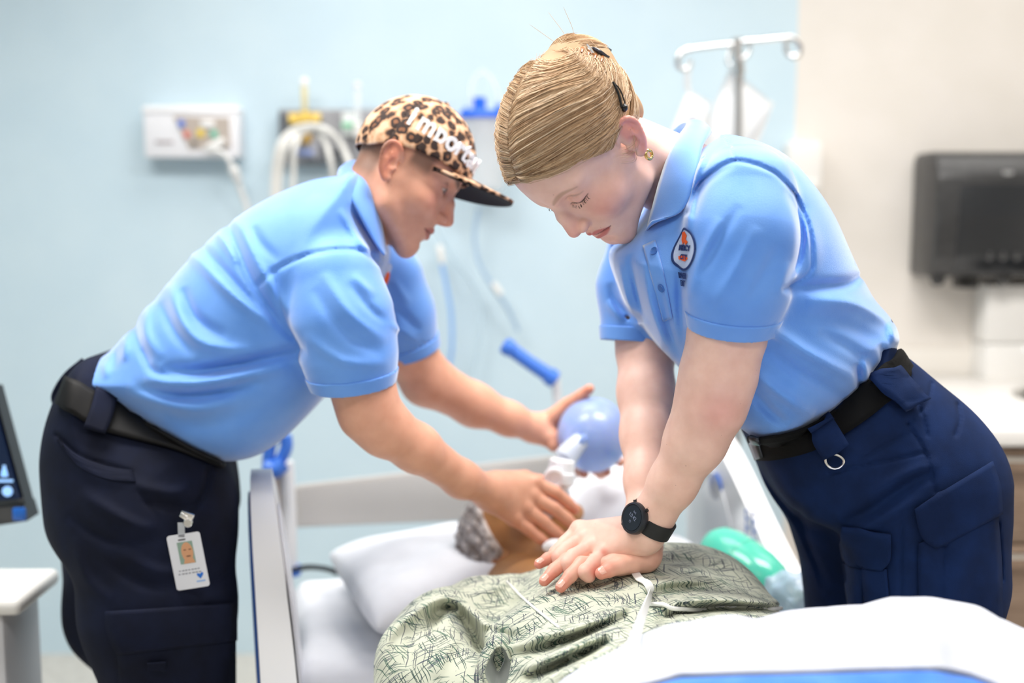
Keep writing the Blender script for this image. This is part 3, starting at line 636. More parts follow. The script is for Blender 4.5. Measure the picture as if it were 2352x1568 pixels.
# ---------------------------------------------------------------- pillows
def pillow(u, v, z, su, sv, sz, rz, name, lab, seed, tilt=0):
    c = bw(u, v, z); R = np.array(Matrix.Rotation(rz, 3, 'Z') @ Matrix.Rotation(tilt, 3, 'Y')); r = np.random.default_rng(seed); ph = r.uniform(0, 6.28, 8)
    def f(p):
        q = ((p - c) @ R).astype(np.float32); x, y = np.abs(q[:, 0]) / su, np.abs(q[:, 1]) / sv; m = np.clip(1 - x ** 3.2, 0, 1) * np.clip(1 - y ** 3.2, 0, 1); h = sz * m ** .42 + .002
        h = h + .004 * np.sin(q[:, 0] * 38 + q[:, 1] * 22 + ph[0]) * m + .004 * np.sin(q[:, 0] * -25 + q[:, 1] * 44 + ph[1]) * m
        return np.maximum(np.abs(q[:, 2]) - h, np.maximum(np.abs(q[:, 0]) - su, np.abs(q[:, 1]) - sv)) * .7
    e = np.array([su + .03, sv + .03, sz + .03]); ext = np.abs(R) @ e; V, Q = sdf_mesh(f, c - ext, c + ext, .006, margin=1.6); V = relax(V, Q, 3, .5)
    o = link(name, np_mesh(name, V, Q), SHEET); tag(o, lab, 'pillow'); return o
pillow(.03, .27, MZ + .072, .34, .21, .066, .34, 'pillow', 'plump white pillow under the grey-haired training figure', 1)
pillow(.22, .16, MZ + .155, .20, .13, .060, .25, 'pillow', 'smaller white pillow propped by the headboard behind the blue bag', 2, -.55)
# ================================================================ woman (right): head, arms, hands
W_SKIN = srgb(248, 206, 188); W_BLUSH = srgb(232, 150, 138); W_LIP = srgb(216, 130, 124)
WP = dict(nose=-.0012, lid=.0085, browd=.55, open=.0008)
neck_a = w_in(at(1600, 430, 1.585)[None])[0]
def wf_head(q):
    d = head_sdf(q, WP); n = rcone(q, (0, -.022, -.035), neck_a, .050, .058)
    n = smin(n, rcone(q, (.048, -.022, -.02), neck_a * .75 + F32(.03, .01, -.02), .014, .016), .02)      # sternomastoid
    return smin(d, n, .02)
V, Q = sdf_mesh(wf_head, (-.1, -.13, -.22), (.1, .135, .135), .0014)
C = head_cols(V.astype(np.float32), W_SKIN, W_BLUSH, W_LIP, srgb(168, 128, 98), P=WP)
parts = [(w_out(V), Q, C)]
# arms
WN, WNr = pch([(1690, 560, 1.42, .048), (1672, 760, 1.425, .0465), (1650, 860, 1.43, .0455), (1632, 930, 1.437, .0425), (1598, 1010, 1.45, .0375), (1545, 1110, 1.465, .0295), (1500, 1185, 1.475, .0248), (1478, 1222, 1.482, .0245)])
WF, WFr = pch([(1470, 640, 1.74, .045), (1483, 800, 1.71, .0415), (1484, 900, 1.68, .040), (1487, 1000, 1.64, .037), (1488, 1100, 1.59, .031), (1484, 1190, 1.548, .026), (1480, 1250, 1.53, .024)])
top = dict(palm=[pch([(1482, 1215, 1.485, .021), (1330, 1216, 1.555, .0120)]), pch([(1480, 1222, 1.482, .020), (1340, 1236, 1.535, .0122)]), pch([(1480, 1230, 1.478, .020), (1357, 1256, 1.512, .0120)]), pch([(1480, 1236, 1.474, .020), (1387, 1272, 1.492, .0118)])],
    fingers=[pch([(1330, 1216, 1.555, .0112), (1298, 1246, 1.545, .0098), (1276, 1270, 1.527, .0095), (1275, 1284, 1.524, .0086)]),
             pch([(1340, 1236, 1.535, .0112), (1297, 1264, 1.516, .0104), (1284, 1279, 1.502, .0102), (1284, 1290, 1.500, .0092)]),
             pch([(1357, 1256, 1.512, .0112), (1317, 1278, 1.490, .0106), (1304, 1293, 1.478, .0104), (1306, 1304, 1.476, .0094)]),
             pch([(1387, 1272, 1.492, .0112), (1358, 1298, 1.470, .0108), (1345, 1313, 1.458, .0106), (1352, 1322, 1.457, .0094)])],
    bumps=[(at(1331, 1212, 1.552), .0105), (at(1341, 1232, 1.532), .0110), (at(1358, 1252, 1.508), .0112), (at(1388, 1268, 1.488), .0112)])
bot = dict(palm=[pch([(1482, 1258, 1.52, .021), (1345, 1272, 1.52, .0125)]), pch([(1482, 1268, 1.505, .021), (1365, 1284, 1.50, .0125)]), pch([(1480, 1275, 1.495, .021), (1388, 1296, 1.48, .0125)]), pch([(1478, 1278, 1.49, .018), (1420, 1295, 1.475, .015)])],
    fingers=[pch([(1345, 1272, 1.535, .0110), (1290, 1270, 1.525, .0092), (1258, 1283, 1.508, .0084), (1238, 1295, 1.497, .0068)]),
             pch([(1365, 1284, 1.505, .0115), (1302, 1286, 1.49, .0098), (1274, 1308, 1.475, .0090), (1250, 1334, 1.462, .0072)]),
             pch([(1388, 1296, 1.48, .0115), (1336, 1294, 1.472, .0098), (1310, 1322, 1.458, .0090), (1288, 1348, 1.446, .0074)]),
             pch([(1462, 1284, 1.478, .0135), (1425, 1298, 1.462, .0115), (1398, 1308, 1.452, .0100), (1381, 1316, 1.447, .0084)])])
def wf_near(p): return smin(chain(p, WN, WNr, .02), hand_sdf(p, top), .012)
def wf_far(p): return smin(chain(p, WF, WFr, .02), hand_sdf(p, bot), .012)
allh = np.vstack([np.vstack([np.array(a) for a, b in top['palm'] + top['fingers'] + bot['palm'] + bot['fingers']])])
hlo, hhi = bounds(allh, .024); xcut = at(1478, 1222, 1.482)
zc = at(1500, 1185, 1.475)[2] - .02
def arm_cols(P):
    c = np.tile(np.array(W_SKIN), (len(P), 1)); c = tint(c, .55 * near(P, at(1650, 940, 1.40), .03), W_BLUSH)
    return c
LOWER = [False]
hand_red = [(at(1388, 1268, 1.478), .006, .8)] + [(np.asarray(ch[0][-1]), .018, .8) for ch in bot['fingers']] + [(np.asarray(ch[0][i]), .009, .45) for ch in top['fingers'] for i in (0, 2)]
def hand_cols(P):
    c = np.tile(np.array(W_SKIN), (len(P), 1))
    if LOWER[0]: c = tint(c, np.full(len(P), .45), srgb(238, 170, 142))
    for cc, r, w in hand_red: c = tint(c, w * near(P, cc, r), srgb(226, 128, 108))
    return c
for f, pts in ((wf_near, WN), (wf_far, WF)):
    lo, hi = bounds(pts, .065); lo[2] = zc; LOWER[0] = f is wf_far
    V, Q = sdf_mesh(f, lo, hi, .003); parts.append((V, Q, arm_cols(V)))
    hi2 = hhi.copy(); hi2[2] = zc + .006
    V, Q = sdf_mesh(f, hlo, np.array([hi2[0] + .01, hi2[1] + .02, hi2[2]]), .0014); V = relax(V, Q, 1, .4); parts.append((V, Q, hand_cols(V)))
# hidden trunk and legs inside the clothes
def wf_trunk(p):
    d = chain(p, [at(1610, 440, 1.585), at(1660, 540, 1.59), at(1770, 720, 1.60), at(1920, 930, 1.62), at(1980, 1010, 1.62)], [.05, .075, .075, .07, .07], .03)
    for A in ((at(2080, 1090, 1.56), at(2130, 1330, 1.53), (.56, 1.53, .55), (.565, 1.53, .12)), (at(1960, 1090, 1.66), at(1995, 1330, 1.71), (.53, 1.72, .55), (.545, 1.72, .12))):
        A = [np.array(a) for a in A]; d = smin(d, chain(p, A, [.055, .055, .045, .04], .02), .03); d = smin(d, rcone(p, A[3], A[3] + F32(-.06, 0, -.08), .035, .03), .02)
    return d
V, Q = sdf_mesh(wf_trunk, (.1, 1.38, 0), (.85, 1.9, 1.6), .012); parts.append((V, Q, W_SKIN))
V, Q, C = union_meshes(parts)
SKIN_W = skin_mat('skin_fair')
woman = link('person', np_mesh('person', V, Q, C), SKIN_W)
tag(woman, 'fair-haired person in blue polo and navy cargo trousers pressing both hands on the patient', 'person')
# nails
NAIL = mat('fingernail', srgb(238, 182, 164), .22)
for ch in bot['fingers']:
    pts = ch[0]; up = np.array([0, -.25, 1.]) if ch is not bot['fingers'][3] else np.array([0, -.75, .75])
    V, Q = nail_plate(pts[-1], pts[-2], up, .0058, .0115, ch[1][-1] + .0013); link('fingernail', np_mesh('fingernail', V, Q), NAIL, woman)
# ---------------------------------------------------------------- woman's polo shirt
WSP = px2([(1540, 372), (1620, 318), (1700, 322), (1780, 356), (1846, 420), (1900, 492), (1950, 590), (2000, 680), (2052, 752), (2050, 805), (1990, 880), (1900, 940), (1800, 985), (1735, 996), (1690, 972), (1640, 925), (1575, 858), (1510, 790), (1455, 712), (1418, 640), (1405, 582), (1440, 545), (1490, 480)], 1.57)
ws_t = poly_tab(WSP, .2, .004)
WSL, WSLr = pch([(1712, 450, 1.435, .064), (1708, 545, 1.415, .0705), (1692, 650, 1.412, .0640), (1680, 752, 1.424, .0545)])
WSF, WSFr = pch([(1490, 560, 1.73, .062), (1460, 660, 1.725, .056), (1452, 782, 1.715, .0475)])
S_ = lambda a, b, c: (a, b, c)
wfold = pfold([
    ([(1795, 661), (1876, 657), (1948, 650), (1977, 628)], -.008, 13), ([(1850, 690), (1962, 698), (2052, 745)], .008, 16), ([(1820, 725), (1930, 740), (2030, 790)], -.005, 16),
    ([(1771, 752), (1857, 810), (1985, 880)], .009, 15), ([(1755, 790), (1828, 850), (1943, 915)], -.008, 17), ([(1733, 855), (1795, 905), (1870, 953)], .008, 15), ([(1722, 890), (1770, 945), (1810, 975)], -.007, 14),
    ([(1880, 760), (1950, 800), (2010, 835)], -.005, 14), ([(1985, 820), (1993, 880)], .006, 9), ([(1968, 835), (1974, 890)], -.006, 8), ([(2020, 790), (2040, 830)], -.005, 10), ([(2046, 740), (2056, 790)], .006, 10),
    ([(1656, 310), (1600, 360), (1578, 470)], -.009, 9), ([(1625, 345), (1592, 420), (1578, 540)], .006, 8), ([(1690, 372), (1620, 420), (1590, 500)], -.004, 9),
    ([(1446, 585), (1462, 660), (1485, 740)], -.007, 10), ([(1478, 600), (1495, 700), (1530, 800)], .006, 10), ([(1510, 640), (1535, 740), (1565, 830)], -.006, 12), ([(1420, 600), (1440, 690), (1470, 760)], .005, 9),
    ([(1560, 600), (1562, 700), (1570, 820)], -.006, 10), ([(1656, 500), (1612, 590), (1584, 680)], .004, 13), ([(1742, 520), (1690, 620), (1640, 700)], .0035, 15), ([(1700, 470), (1640, 570), (1600, 640)], -.003, 12), ([(1790, 560), (1750, 640), (1720, 700)], -.0035, 15), ([(1812, 600), (1790, 680)], .003, 12),
    ([(1805, 430), (1838, 510), (1835, 590), (1806, 650)], -.006, 9), ([(1850, 480), (1872, 560), (1868, 640)], .004, 14), ([(1400, 650), (1420, 700), (1470, 740)], -.006, 10), ([(1395, 690), (1430, 740)], .004, 9),
    # seams
    ([(1580, 489), (1600, 430), (1646, 388), (1687, 370), (1733, 377), (1780, 398), (1819, 437), (1833, 461), (1857, 518), (1865, 575), (1858, 628), (1800, 664)], -.0034, 4.6, 0), ([(1690, 370), (1676, 335), (1660, 312)], -.002, 2.5, 0),
], (1350, 250), (2120, 1050))
def ws_half(p): return .185 - .035 * sstep(.36, .52, p[:, 0]) - .05 * sstep(.20, .08, p[:, 0])
wsl_ax = WSL[-1] - WSL[-2]; wsl_ax = (wsl_ax / np.linalg.norm(wsl_ax)).astype(np.float32); wsf_ax = WSF[-1] - WSF[-2]; wsf_ax = (wsf_ax / np.linalg.norm(wsf_ax)).astype(np.float32)
def sleeve(p, P, R, ax, cut=0., cav=True, grow=0.):
    d = chain(p, P, R, .02) - grow; pl = (p - P[-1].astype(np.float32)) @ ax - cut
    d = smax(d, pl, .002)
    if cav: d = smax(d, -np.maximum(rcone(p, P[-1] - ax * .05, P[-1] + ax * .03, R[-1] + .001, R[-1] - .006), -(pl + .032)), .002)
    return d
def wf_shirt(p):
    u = p[:, 0]; d = inflate(p, ws_t(u, p[:, 2]), 1.575 + .03 * sstep(.15, .55, u), ws_half(p), .125)
    d = smin(d, sleeve(p, WSF, WSFr, wsf_ax), .02)
    d = smin(d, sleeve(p, WSL, WSLr, wsl_ax), .014)
    m = np.abs(d) < .03; d[m] = d[m] - 1.35 * wfold(p[m])
    hd = rcone(p, w_out([[0, -.022, -.03]])[0], at(1600, 430, 1.585), .050, .056); return smax(d, -hd, .004)
V, Q = sdf_mesh(wf_shirt, (.08, 1.33, .85), (.60, 1.83, 1.56), .0024, margin=1.4); V = relax(V, Q, 1, .35)
polo = link('polo_shirt', np_mesh('polo_shirt', V, Q), SHIRT, woman)
for P, R, ax, nm in ((WSL, WSLr, wsl_ax, 'n'), (WSF, WSFr, wsf_ax, 'f')):
    def fc(p):
        pl = (p - P[-1].astype(np.float32)) @ ax; o = chain(p, P, R, .02) - .0022; m = np.abs(o) < .03; o[m] -= wfold(p[m]) * .5
        d = np.maximum(o, -(o + .0042)); return smax(np.maximum(d, pl - .0015), -(pl + .0205), .002)
    lo, hi = bounds([P[-1] - R[-1] - .02, P[-1] + R[-1] + .02], .02); V, Q = sdf_mesh(fc, lo, hi, .0018)
    link('sleeve_cuff', np_mesh('sleeve_cuff', V, Q), SHIRT_RIB, woman)
# collar
ctop = spline([at(1482, 536, 1.505), at(1497, 485, 1.480), at(1519, 405, 1.482), at(1546, 332, 1.51), at(1578, 286, 1.585), at(1556, 292, 1.66), at(1508, 350, 1.69), at(1452, 480, 1.66), at(1436, 542, 1.60)], 44)
cbot = spline([at(1497, 508, 1.455), at(1566, 484, 1.432), at(1598, 405, 1.440), at(1614, 335, 1.49), at(1632, 303, 1.585), at(1590, 318, 1.70), at(1510, 400, 1.75), at(1410, 520, 1.72), at(1403, 566, 1.64)], 44)
cstand = spline([at(1486, 556, 1.515), at(1520, 520, 1.50), at(1545, 430, 1.49), at(1568, 360, 1.52), at(1600, 320, 1.59), at(1565, 330, 1.66), at(1520, 390, 1.69), at(1460, 520, 1.66), at(1442, 560, 1.60)], 44)
cc = at(1545, 400, 1.585); rings = []
for t in (1, .6, .25):
    rings.append(cstand * t + ctop * (1 - t))
for t in np.linspace(0, 1, 9):
    p = ctop * (1 - t) + cbot * t; o = p - cc; o /= np.linalg.norm(o, axis=1)[:, None]; rings.append(p + o * .007 * math.sin(math.pi * t) ** .7 + np.array([0, 0, .003]) * math.sin(math.pi * t))
V, Q = loft_rings(rings); solid(link('collar', np_mesh('collar', V, Q), SHIRT_RIB, woman), .0026)
# ---------------------------------------------------------------- woman's placket, buttons, emblem
patch(wf_shirt, [(1478, 565), (1500, 650), (1522, 738)], [(1506, 552), (1528, 640), (1546, 730)], 6, 22, 1.30, 1.70, .0012, 'placket', SHIRT_RIB, woman)
BTN = mat('button_blue', srgb(60, 110, 185), .3)
for bx, by in ((1522, 660), (1505, 578)):
    p, g = on_surf(wf_shirt, bx, by, 1.3, 1.7, .0018); R = Vector(g).to_track_quat('Z', 'Y').to_matrix()
    MB().lathe([(.0052, 0), (.0056, .0012), (.0050, .0022), (.0040, .0014), (.0001, .0014)], p, R, 18).build('button', BTN, woman)
# chest emblem: round badge with ring, orange mark and lettering
NAVY = mat('thread_navy', srgb(24, 52, 110), .8); ORANGE = mat('thread_orange', srgb(240, 95, 25), .8); LILAC = mat('thread_pale', srgb(190, 205, 235), .8)
emp, emg = on_surf(wf_shirt, 1562, 572, 1.3, 1.7, .002); emg = np.array([-.90, -.43, -.05])
EM = frame_mat(emp, np.cross([0.05, 0, 1.], emg) * 1., (.12, 0, 1))
if (EM.to_3x3() @ Vector((0, 0, 1))).dot(Vector(emg)) < 0: EM = frame_mat(emp, -np.cross([0.05, 0, 1.], emg), (.12, 0, 1))
EM = EM @ Matrix.Translation((.016 * (1 if (EM.to_3x3() @ Vector((1, 0, 0))).x > 0 else -1), 0, 0)) @ Matrix.Scale(.92, 4)
def em_conform(me, lift):
    n = len(me.vertices); co = np.empty(n * 3, np.float32); me.vertices.foreach_get('co', co); co = co.reshape(-1, 3).astype(float); M = np.array(EM); e = M[:3, 2] / np.linalg.norm(M[:3, 2])
    q = co[:, :2] @ M[:3, :2].T + M[:3, 3]; h = surf_hits(wf_shirt, q + e * .05, q - e * .06, 90) + e * (lift + co[:, 2:3]); me.vertices.foreach_set('co', h.astype(np.float32).ravel()); me.update(); return me
def em_poly(name, pts, m, lift, sub=1):
    bm = bmesh.new(); bm.faces.new([bm.verts.new((x, y, 0)) for x, y in pts]); bmesh.ops.triangulate(bm, faces=bm.faces[:])
    for _ in range(sub): bmesh.ops.subdivide_edges(bm, edges=bm.edges[:], cuts=1, use_grid_fill=True)
    me = bpy.data.meshes.new(name); bm.to_mesh(me); bm.free(); return solid(link(name, em_conform(me, lift), m, woman, smooth=False), .0006)
def ringpts(r0, r1, a0, a1, n=30): return [(r1 * math.cos(a), r1 * math.sin(a)) for a in np.linspace(a0, a1, n)] + [(r0 * math.cos(a), r0 * math.sin(a)) for a in np.linspace(a1, a0, n)]
em_poly('emblem_field', [(.0265 * math.cos(a), .0265 * math.sin(a)) for a in np.linspace(0, 2 * math.pi, 30)[:-1]], LILAC, .0012, 2)
aa = np.linspace(0, 2 * math.pi, 49); Vr, Qr = loft_rings([np.stack([r * np.cos(aa), r * np.sin(aa), 0 * aa], 1) for r in (.0256, .0285)])
solid(link('emblem_ring', em_conform(np_mesh('emblem_ring', Vr, Qr), .0018), NAVY, woman, smooth=False), .0006)
em_poly('emblem_mark', [(-.010, .022), (.001, .0235), (.006, .018), (.003, .013), (.010, .010), (.004, .006), (-.002, .010), (-.006, .006), (-.012, .012)], ORANGE, .0022)
em_poly('emblem_mark', [(-.014, -.010), (.004, -.007), (.012, -.012), (.004, -.016), (-.012, -.014)], ORANGE, .0022)
for tx, ty, sz in (('MERCY', .0015, .0105), ('CITY', -.0105, .009), ('RIVER', -.0355, .0105), ('EMT', -.0455, .0105)):
    me = text_mesh(tx, sz, .0003, .0004)
    for v in me.vertices: v.co.y += ty
    me.materials.clear(); link('emblem_letters', em_conform(me, .0026), NAVY, woman, smooth=False)
# ---------------------------------------------------------------- woman's trousers
WTP = px2([(2035, 792), (2068, 815), (2130, 868), (2182, 930), (2215, 1005), (2240, 1085), (2258, 1190), (2268, 1300), (2268, 1420), (2268, 1700), (1990, 1700), (1960, 1400), (1915, 1320), (1850, 1240), (1790, 1150), (1748, 1060), (1716, 985), (1700, 920), (1780, 870), (1870, 820), (1960, 740), (2020, 720)], 1.60)
wt_t = poly_tab(WTP, .2, .004)
WTN = [at(2120, 1120, 1.55), at(2135, 1330, 1.53), np.array([.56, 1.53, .55]), np.array([.57, 1.53, .09])]; WTNr = [.115, .098, .078, .075]
WTF = [at(1925, 1110, 1.68), at(1990, 1330, 1.71), np.array([.53, 1.72, .55]), np.array([.55, 1.72, .09])]; WTFr = [.088, .088, .076, .073]
wtfold = pfold([
    ([(1735, 1080), (1790, 1150), (1850, 1210), (1935, 1225)], -.006, 14), ([(1930, 1200), (2000, 1170), (2090, 1110), (2150, 1085)], -.010, 14), ([(1950, 1235), (2030, 1190), (2120, 1140)], .007, 13), ([(1990, 1140), (2080, 1090), (2160, 1060)], .005, 14),
    ([(2080, 850), (2110, 930), (2130, 1000)], -.004, 5, 0), ([(2140, 880), (2128, 930), (2085, 975)], -.003, 4, 0), ([(2085, 972), (2125, 1040), (2150, 1130)], -.004, 4, 0), ([(1905, 1085), (2000, 1065), (2120, 1040)], -.004, 4, 0), ([(1975, 1060), (2040, 1020), (2090, 992)], -.003, 4, 0),
    ([(2060, 905), (2100, 900)], .005, 8), ([(2055, 925), (2105, 930)], -.005, 7), ([(2058, 880), (2090, 870)], -.005, 7), ([(2200, 930), (2205, 965), (2195, 1000)], -.004, 5, 0),
    ([(1985, 1300), (1990, 1440)], -.008, 5, 0), ([(2170, 1250), (2165, 1330), (2155, 1440)], -.008, 5, 0), ([(2070, 1200), (2068, 1440)], -.003, 4, 0), ([(2110, 1260), (2110, 1440)], -.002, 4, 0), ([(2290, 1200), (2298, 1330)], -.006, 6, 0),
    ([(1960, 1330), (1975, 1420)], .004, 12), ([(2220, 1250), (2190, 1400)], .004, 16), ([(1830, 1150), (1850, 1250), (1900, 1350)], -.006, 12), ([(2230, 1330), (2210, 1430)], -.004, 14),
], (1680, 760), (2352, 1480))
FOLDS = 1.
def wf_pants(p):
    u = p[:, 0]; top_ = inflate(p, wt_t(u, p[:, 2]), 1.615, np.full(len(p), .165, np.float32), .12); top_ = smax(top_, (at(1900, 1190, 1.6)[2] - p[:, 2]), .05)
    n = chain(p, WTN, WTNr, .03); f_ = chain(p, WTF, WTFr, .03); d = smin(smin(top_, n, .045), f_, .045)
    m = np.abs(d) < .03; d[m] = d[m] - FOLDS * wtfold(p[m]) * (p[m][:, 1] < 1.66)
    return smax(smax(d, .07 - p[:, 2], .004), -(wf_shirt(p) + .004) * (p[:, 2] > .9) - 9. * (p[:, 2] <= .9), .002)
V, Q = sdf_mesh(wf_pants, (.25, 1.40, .55), (.78, 1.86, 1.25), .0030); V2, Q2 = sdf_mesh(wf_pants, (.25, 1.40, .0), (.78, 1.86, .56), .008)
V, Q, C = union_meshes([(V, Q, (1, 1, 1)), (V2, Q2, (1, 1, 1))])
NAVYCLOTH = fabric('twill_navy', srgb(10, 30, 66), srgb(16, 40, 84), 1600, .35, .85, .0)
link('trousers', np_mesh('trousers', V, Q), NAVYCLOTH, woman)
# belt along the waist line, loops, buckle, ring
BELT = mat('belt_webbing', srgb(8, 8, 10), .7); bsdf(BELT).inputs['Specular IOR Level'].default_value = .2; tc = nd(BELT, 'ShaderNodeTexCoord'); wv = nd(BELT, 'ShaderNodeTexWave'); wv.inputs['Scale'].default_value = 95; wv.bands_direction = 'X'; lk(BELT, tc.outputs['UV'], wv.inputs[0]); add_bump(BELT, wv.outputs[0], .6, .002)
def band(f, c0, c1, Y0, Y1, lift, name, m, parent, nu=6, nv=40, th=.003, uv=False):
    o = patch(f, c0, c1, nu, nv, Y0, Y1, lift, name, m, parent, th)
    if uv:
        me = o.data; ul = me.uv_layers.new(name='UVMap'); W = np.array([(i % nu, i // nu) for i in range(len(me.vertices))], float); idx = np.array([l.vertex_index for l in me.loops]); U = np.stack([W[idx, 1] / nv * 2.4, W[idx, 0] / nu], 1); ul.data.foreach_set('uv', U.ravel())
    return o
FOLDS = .3
def wf_both(p): return np.minimum(wf_pants(p), wf_shirt(p))
bel_u = [(1722, 996), (1760, 996), (1830, 980), (1910, 938), (1985, 885), (2040, 828), (2056, 800)]; bel_l = [(1745, 1052), (1790, 1050), (1860, 1034), (1935, 1000), (2015, 945), (2075, 885), (2092, 850)]
band(wf_both, bel_u, bel_l, 1.30, 1.72, .006, 'belt', BELT, woman, 7, 46, .004, True)
for q in ([(1845, 968), (1872, 1010), (1895, 1048)], [(1996, 870), (2035, 915), (2070, 950)]):
    c1 = [(x + 52, y - 26) for x, y in q]
    o = band(wf_both, q, c1, 1.3, 1.72, .0125, 'belt_loop', NAVYCLOTH, woman, 6, 14, .003)
band(wf_both, [(1728, 990), (1738, 1022), (1748, 1050)], [(1748, 996), (1757, 1022), (1764, 1044)], 1.3, 1.72, .008, 'belt_buckle', mat('buckle_grey', srgb(70, 72, 78), .35, .6), woman, 4, 10, .005)
CHROME = mat('chrome', (.85, .84, .82), .18, 1.0)
dr, dg_ = on_surf(wf_pants, 1918, 1052, 1.3, 1.7, .005); Fd = frame_mat(dr, np.cross([.25, 0, 1], dg_), (.25, 0, 1)); rd = .0118
MB().tube([Fd @ Vector((rd * math.cos(a), rd * math.sin(a) * (1 if math.sin(a) < 0 else .55), 0)) for a in np.linspace(0, 2 * math.pi, 26)[:-1]], .0016, 8, closed=True).build('d_ring', CHROME, woman)
FOLDS = .6
# cargo pocket flaps
def flap(poly, name, lift=.006, th=.0035, f=wf_pants, par=None, m=None, Y=(1.3, 1.75), n=16):
    # poly: top-left, top-right, bottom-right.. given as left edge curve and right edge curve
    return patch(f, poly[0], poly[1], n, 14, Y[0], Y[1], lift, name, m or NAVYCLOTH, par or woman, th)
flap(([(2098, 1165), (2110, 1215), (2122, 1238), (2148, 1256)], [(2270, 1062), (2286, 1110), (2290, 1140), (2292, 1178)]), 'pocket_flap')
flap(([(1935, 1203), (1940, 1260), (1948, 1285), (1960, 1300)], [(2048, 1222), (2050, 1270), (2046, 1290), (2032, 1308)]), 'pocket_flap')
flap(([(1940, 1290), (1950, 1370), (1960, 1440)], [(2040, 1305), (2046, 1380), (2050, 1440)]), 'cargo_pocket', .004)
flap(([(2110, 1245), (2112, 1330), (2114, 1440)], [(2284, 1180), (2292, 1300), (2296, 1440)]), 'cargo_pocket', .004)
FOLDS = 1.
# shoes
SHOE = mat('shoe_black', srgb(20, 20, 22), .45)
for yy, xx in ((1.53, .56), (1.72, .54)):
    def fs(p): 
        d = smin(ell(p, (xx - .05, yy, .045), (.145, .048, .05)), rcone(p, (xx + .03, yy, .06), (xx + .03, yy, .11), .05, .05), .03); return smax(d, -p[:, 2] + .0, .006)
    V, Q = sdf_mesh(fs, (xx - .22, yy - .08, -.005), (xx + .14, yy + .08, .16), .007); link('shoe', np_mesh('shoe', V, Q), SHOE, woman)
# ---------------------------------------------------------------- watch and earring
wc = at(1497, 1196, 1.477); wax = (WN[-2] - WN[-3]); wax /= np.linalg.norm(wax); wn = np.array([-.8, -.56, .22]); wn -= wax * (wn @ wax); wn /= np.linalg.norm(wn); wb = np.cross(wax, wn)
WBLK = mat('watch_rubber', srgb(24, 24, 27), .55); 
watch = empty('wristwatch', wc); watch.parent = woman; watch['label'] = 'black round sports watch on the left wrist'
rr = []; nn = []
for a in np.linspace(.55, 2 * math.pi - .55, 40):
    dn = wn * math.cos(a) + wb * math.sin(a); e = 1 + .10 * abs(math.sin(a)); rr.append(wc + dn * .0268 * e); nn.append(dn)
MB().ribbon(rr, nn, .0205, .0028).build('strap', WBLK, watch)
for a in (1.25, 1.62):
    k = []; kn = []
    for t in np.linspace(a - .12, a + .12, 7): dn = wn * math.cos(t) - wb * math.sin(t); dn2 = wn * math.cos(t) + wb * math.sin(t); k.append(wc + dn2 * .0318); kn.append(dn2)
    MB().ribbon(k, kn, .0235, .0022).build('strap_keeper', WBLK, watch)
wd = wc + wn * .0262; Rw_ = Matrix((Vector(wax), Vector(wb), Vector(wn))).transposed()
MB().lathe([(.0195, 0), (.0212, .002), (.0215, .0075), (.0205, .0105), (.0180, .0112), (.0172, .0100), (.0001, .0100)], wd, Rw_, 40).build('case', mat('watch_case', srgb(46, 48, 54), .35, .4), watch)
MB().lathe([(.0168, .0102), (.0168, .0108), (.0001, .0109)], wd, Rw_, 40).build('watch_glass', mat('watch_glass', srgb(9, 12, 26), .08), watch)
WH = mat('dial_print', srgb(120, 128, 150), .5)
FM = frame_mat(wd + wn * .0111, wb * -1, -wax); 
for tx, sz, oy in (('10:42', .0072, .002), ('72', .0042, -.0055), ('86%', .0036, .0085)):
    place_text(tx, sz, FM @ Matrix.Translation((0, oy, 0)), WH, 'dial_digits', watch, extrude=.00005)
for t in (.6, 2.4, 3.6):
    q = wd + (wax * math.cos(t) + wb * math.sin(t)) * .0222 + wn * .005; MB().lathe([(.0024, -.002), (.0024, .002)], q, Vector(wax * math.cos(t) + wb * math.sin(t)).to_track_quat('Z', 'Y').to_matrix(), 10).build('side_button', WBLK, watch)
GOLD = mat('gold', srgb(235, 200, 130), .12, 1.0)
ec = w_out([[.0775, -.003, -.0375]])[0].astype(float); er = []
for a in np.linspace(0, 2 * math.pi, 25)[:-1]: er.append(w_out([[.0775 + .0005 * math.cos(a), -.003 + .0055 * math.cos(a), -.0350 + .0055 * math.sin(a)]])[0])
MB().tube(er, .0022, 10, closed=True).build('hoop_earring', GOLD, woman)
# ---------------------------------------------------------------- woman's hair: parted, combed back into a clipped bun
HL_Y = [-.12, -.09, -.06, -.03, -.012, .004, .018, .0435, .06, .0735, .084, .11]; HL_Z = [-.062, -.060, -.052, .000, .030, .030, .020, .043, .064, .083, .087, .10]
def hairline(y): return np.interp(y, HL_Y, HL_Z)
HC = F32(0, -.006, .044); HR = F32(.0725, .099, .0815); BUN = np.array([0, -.092, .060])
def f_hair(q):
    d = np.minimum(ell(q, HC, HR), ell(q, (0, .022, .048), (.0645, .0715, .065))) - .0062
    dz = q[:, 2] - hairline(q[:, 1]).astype(np.float32); d = smax(d + .004 * sstep(.014, 0, dz), -dz, .004)
    d = d + .0030 * np.exp(-(q[:, 0] / .0016) ** 2) * (q[:, 1] > -.04)                       # parting
    lo_ = smin(ell(q, (0, -.074, -.012), (.036, .022, .042)), ell(q, BUN, (.044, .036, .042)), .03)
    return smin(d, lo_, .022)
V, Q = sdf_mesh(f_hair, (-.1, -.165, -.09), (.1, .11, .145), .0024)
def hair_mat(name, stops):
    m = mat(name, rough=.38); g = nd(m, 'ShaderNodeNewGeometry'); lk(m, ramp(m, g.outputs['Random Per Island'], stops), bsdf(m).inputs['Base Color']); bsdf(m).inputs['Specular IOR Level'].default_value = .45; return m
HAIR_BASE = mat('hair_under', srgb(176, 140, 102), .6)
